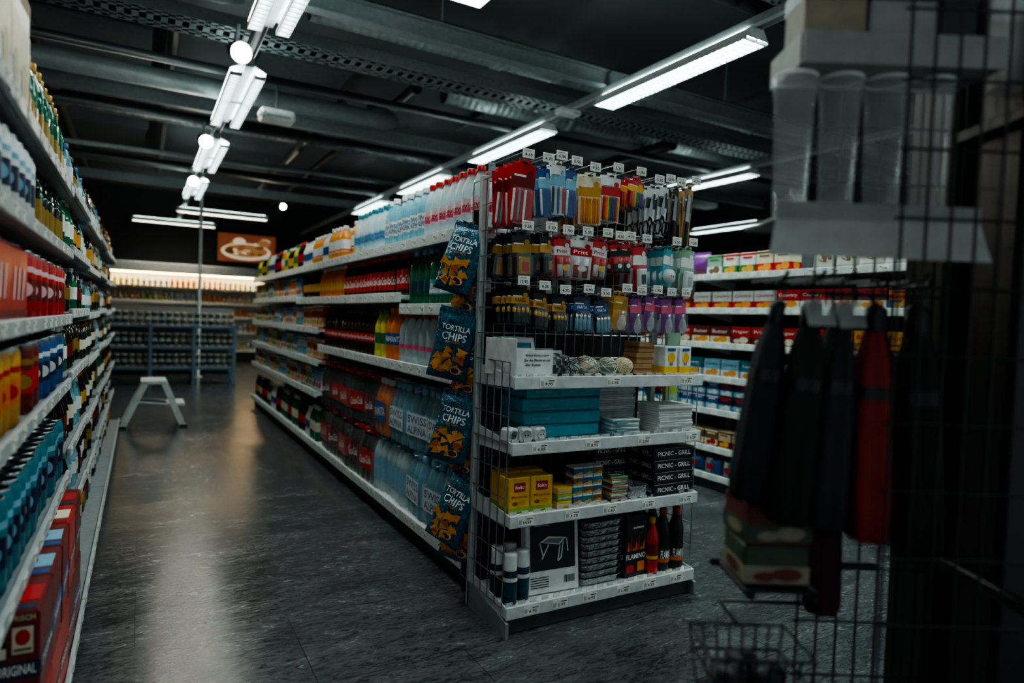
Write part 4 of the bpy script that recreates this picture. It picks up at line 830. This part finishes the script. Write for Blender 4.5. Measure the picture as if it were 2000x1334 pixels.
for i,(x,ly,m,q,qw) in enumerate(hk):
    child('peg_hook',MB().tube([(x,.1,1.235),(x,ly-.02,1.235),(x,ly-.03,1.245)],.003,'black',5),ra)
    c=MB().lathe([(0,-.36),(.026,-.358),(.034,-.35),(.038,-.3),(.035,-.18),(.028,-.09),(.016,-.05)],m,24,None,.14,5).lathe([(.0335,-.15),(.033,-.13)],'black',24,None,.14,5)
    h=MB().lathe([(.008,-.06),(.016,-.05),(.016,-.012),(.006,-.005),(0,-.005)],'black',10)
    s=MB().tube([(.004,0,-.01),(.012,0,.01),(.006,0,.028),(0,0,.032),(-.006,0,.028),(-.012,0,.01),(-.004,0,-.01)],.0018,'black',5)
    ps=[('canopy',c),('handle',h),('strap',s)]
    if i in(2,4): ps.append(('clear_tag',MB().add([(-.03,-.02,-.01),(.02,-.024,-.004),(.03,-.036,-.045),(-.024,-.04,-.05)],[(0,1,2,3)],'clear_grey')))
    o=put(Proto('folded_umbrella','umbrella',ps),W(x,ly,1.205),A,'folded umbrella hanging on the wire rack, '+nm[i],rx=R(-4),ry=R([8,8,6,4,4,2,1,-1,-2,0][i])); o.scale=(qw,qw,q)
put(Proto('folded_umbrella','umbrella',[('canopy',MB().lathe([(0,-.3),(.024,-.298),(.032,-.28),(.03,-.2),(.026,-.1),(.012,-.04)],'cloth_plum',24,None,.1,6)),('handle',MB().lathe([(.009,-.05),(.012,-.04),(.012,-.005),(0,0)],'black',10))]),W(-.045,.045,.96),A,'folded plum umbrella hanging low behind the others')
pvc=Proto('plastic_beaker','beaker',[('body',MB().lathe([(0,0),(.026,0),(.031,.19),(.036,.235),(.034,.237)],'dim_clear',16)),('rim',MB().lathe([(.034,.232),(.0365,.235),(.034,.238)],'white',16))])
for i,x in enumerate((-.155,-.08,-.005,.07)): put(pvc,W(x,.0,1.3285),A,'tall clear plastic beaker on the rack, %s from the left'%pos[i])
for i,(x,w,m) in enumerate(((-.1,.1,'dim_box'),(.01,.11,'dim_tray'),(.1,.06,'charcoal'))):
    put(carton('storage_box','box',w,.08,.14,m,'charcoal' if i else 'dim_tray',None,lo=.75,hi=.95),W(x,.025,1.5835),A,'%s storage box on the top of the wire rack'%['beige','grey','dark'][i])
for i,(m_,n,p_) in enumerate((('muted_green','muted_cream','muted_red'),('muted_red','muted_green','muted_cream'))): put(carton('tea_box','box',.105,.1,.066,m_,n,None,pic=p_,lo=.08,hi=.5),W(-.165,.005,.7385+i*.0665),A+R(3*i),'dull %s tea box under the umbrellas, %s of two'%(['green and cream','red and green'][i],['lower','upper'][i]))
bk=thing('wire_basket','small dark wire basket hanging low at the rack','basket',W(-.205,-.05,.5),A)
q=MB()
for z,w,d in((0,.06,.045),(.055,.066,.05),(.11,.072,.055),(.15,.08,.06)): q.tube([(-w,-d,z),(w,-d,z),(w,d,z),(-w,d,z),(-w,-d,z)],.0026,'black',5)
for i in range(8):
    x=-.06+i*.0171; q.tube([(x*1.33,-.06,.15),(x,-.045,0),(x,.045,0),(x*1.33,.06,.15)],.002,'black',5)
child('wire_body',q,bk)
jr=Proto('jar','jar',[('body',MB().lathe([(0,0),(.025,0),(.028,.01),(.028,.075),(.022,.09)],'bottle_dark',14)),('lid',MB().lathe([(.025,.085),(.026,.108),(0,.11)],'charcoal',14))])
for i,(x,y) in enumerate(((-.235,-.06),(-.175,-.06),(-.205,-.015))): put(jr,W(x,y,.504),A,'dark jar inside the wire basket, %s'%['left one','right one','rear one'][i])
o=thing('pillar','black square pillar at the right edge of the view','pillar',W(.44,.1,0),A)
child('shaft',MB().box((0,0,HC/2),(.5,.3,HC),'black',.01),o); child('switch_plate',MB().box((-.19,-.153,1.36),(.03,.006,.05),'charcoal',.002).box((-.19,-.157,1.372),(.012,.004,.012),'black').box((-.19,-.157,1.35),(.012,.004,.012),'black'),o)
# ------------------------------------------------------------------ camera, world
d1=Vector((275-1000,600-667,1272)).normalized(); d2=Vector((3230-1000,709-667,1272)); d2=(d2-d1*d2.dot(d1)).normalized(); d3=d1.cross(d2)
m=Matrix(((d2.x,-d2.y,-d2.z,0),(d1.x,-d1.y,-d1.z,0),(-d3.x,d3.y,d3.z,1.15),(0,0,0,1)))
cd=bpy.data.cameras.new('camera'); co=bpy.data.objects.new('camera',cd); COL.objects.link(co); co.matrix_world=m
cd.sensor_width=36; cd.lens=1272/2000*36; cd.clip_start=.02; cd.dof.use_dof=True; cd.dof.focus_distance=2.45; cd.dof.aperture_fstop=1.6
SC.camera=co
w=bpy.data.worlds.new('world'); SC.world=w; w.use_nodes=True; w.node_tree.nodes['Background'].inputs[0].default_value=(.74,.85,.88,1); w.node_tree.nodes['Background'].inputs[1].default_value=.42
SC.view_settings.view_transform='AgX'
try: SC.view_settings.look='AgX - Medium High Contrast'
except Exception: pass
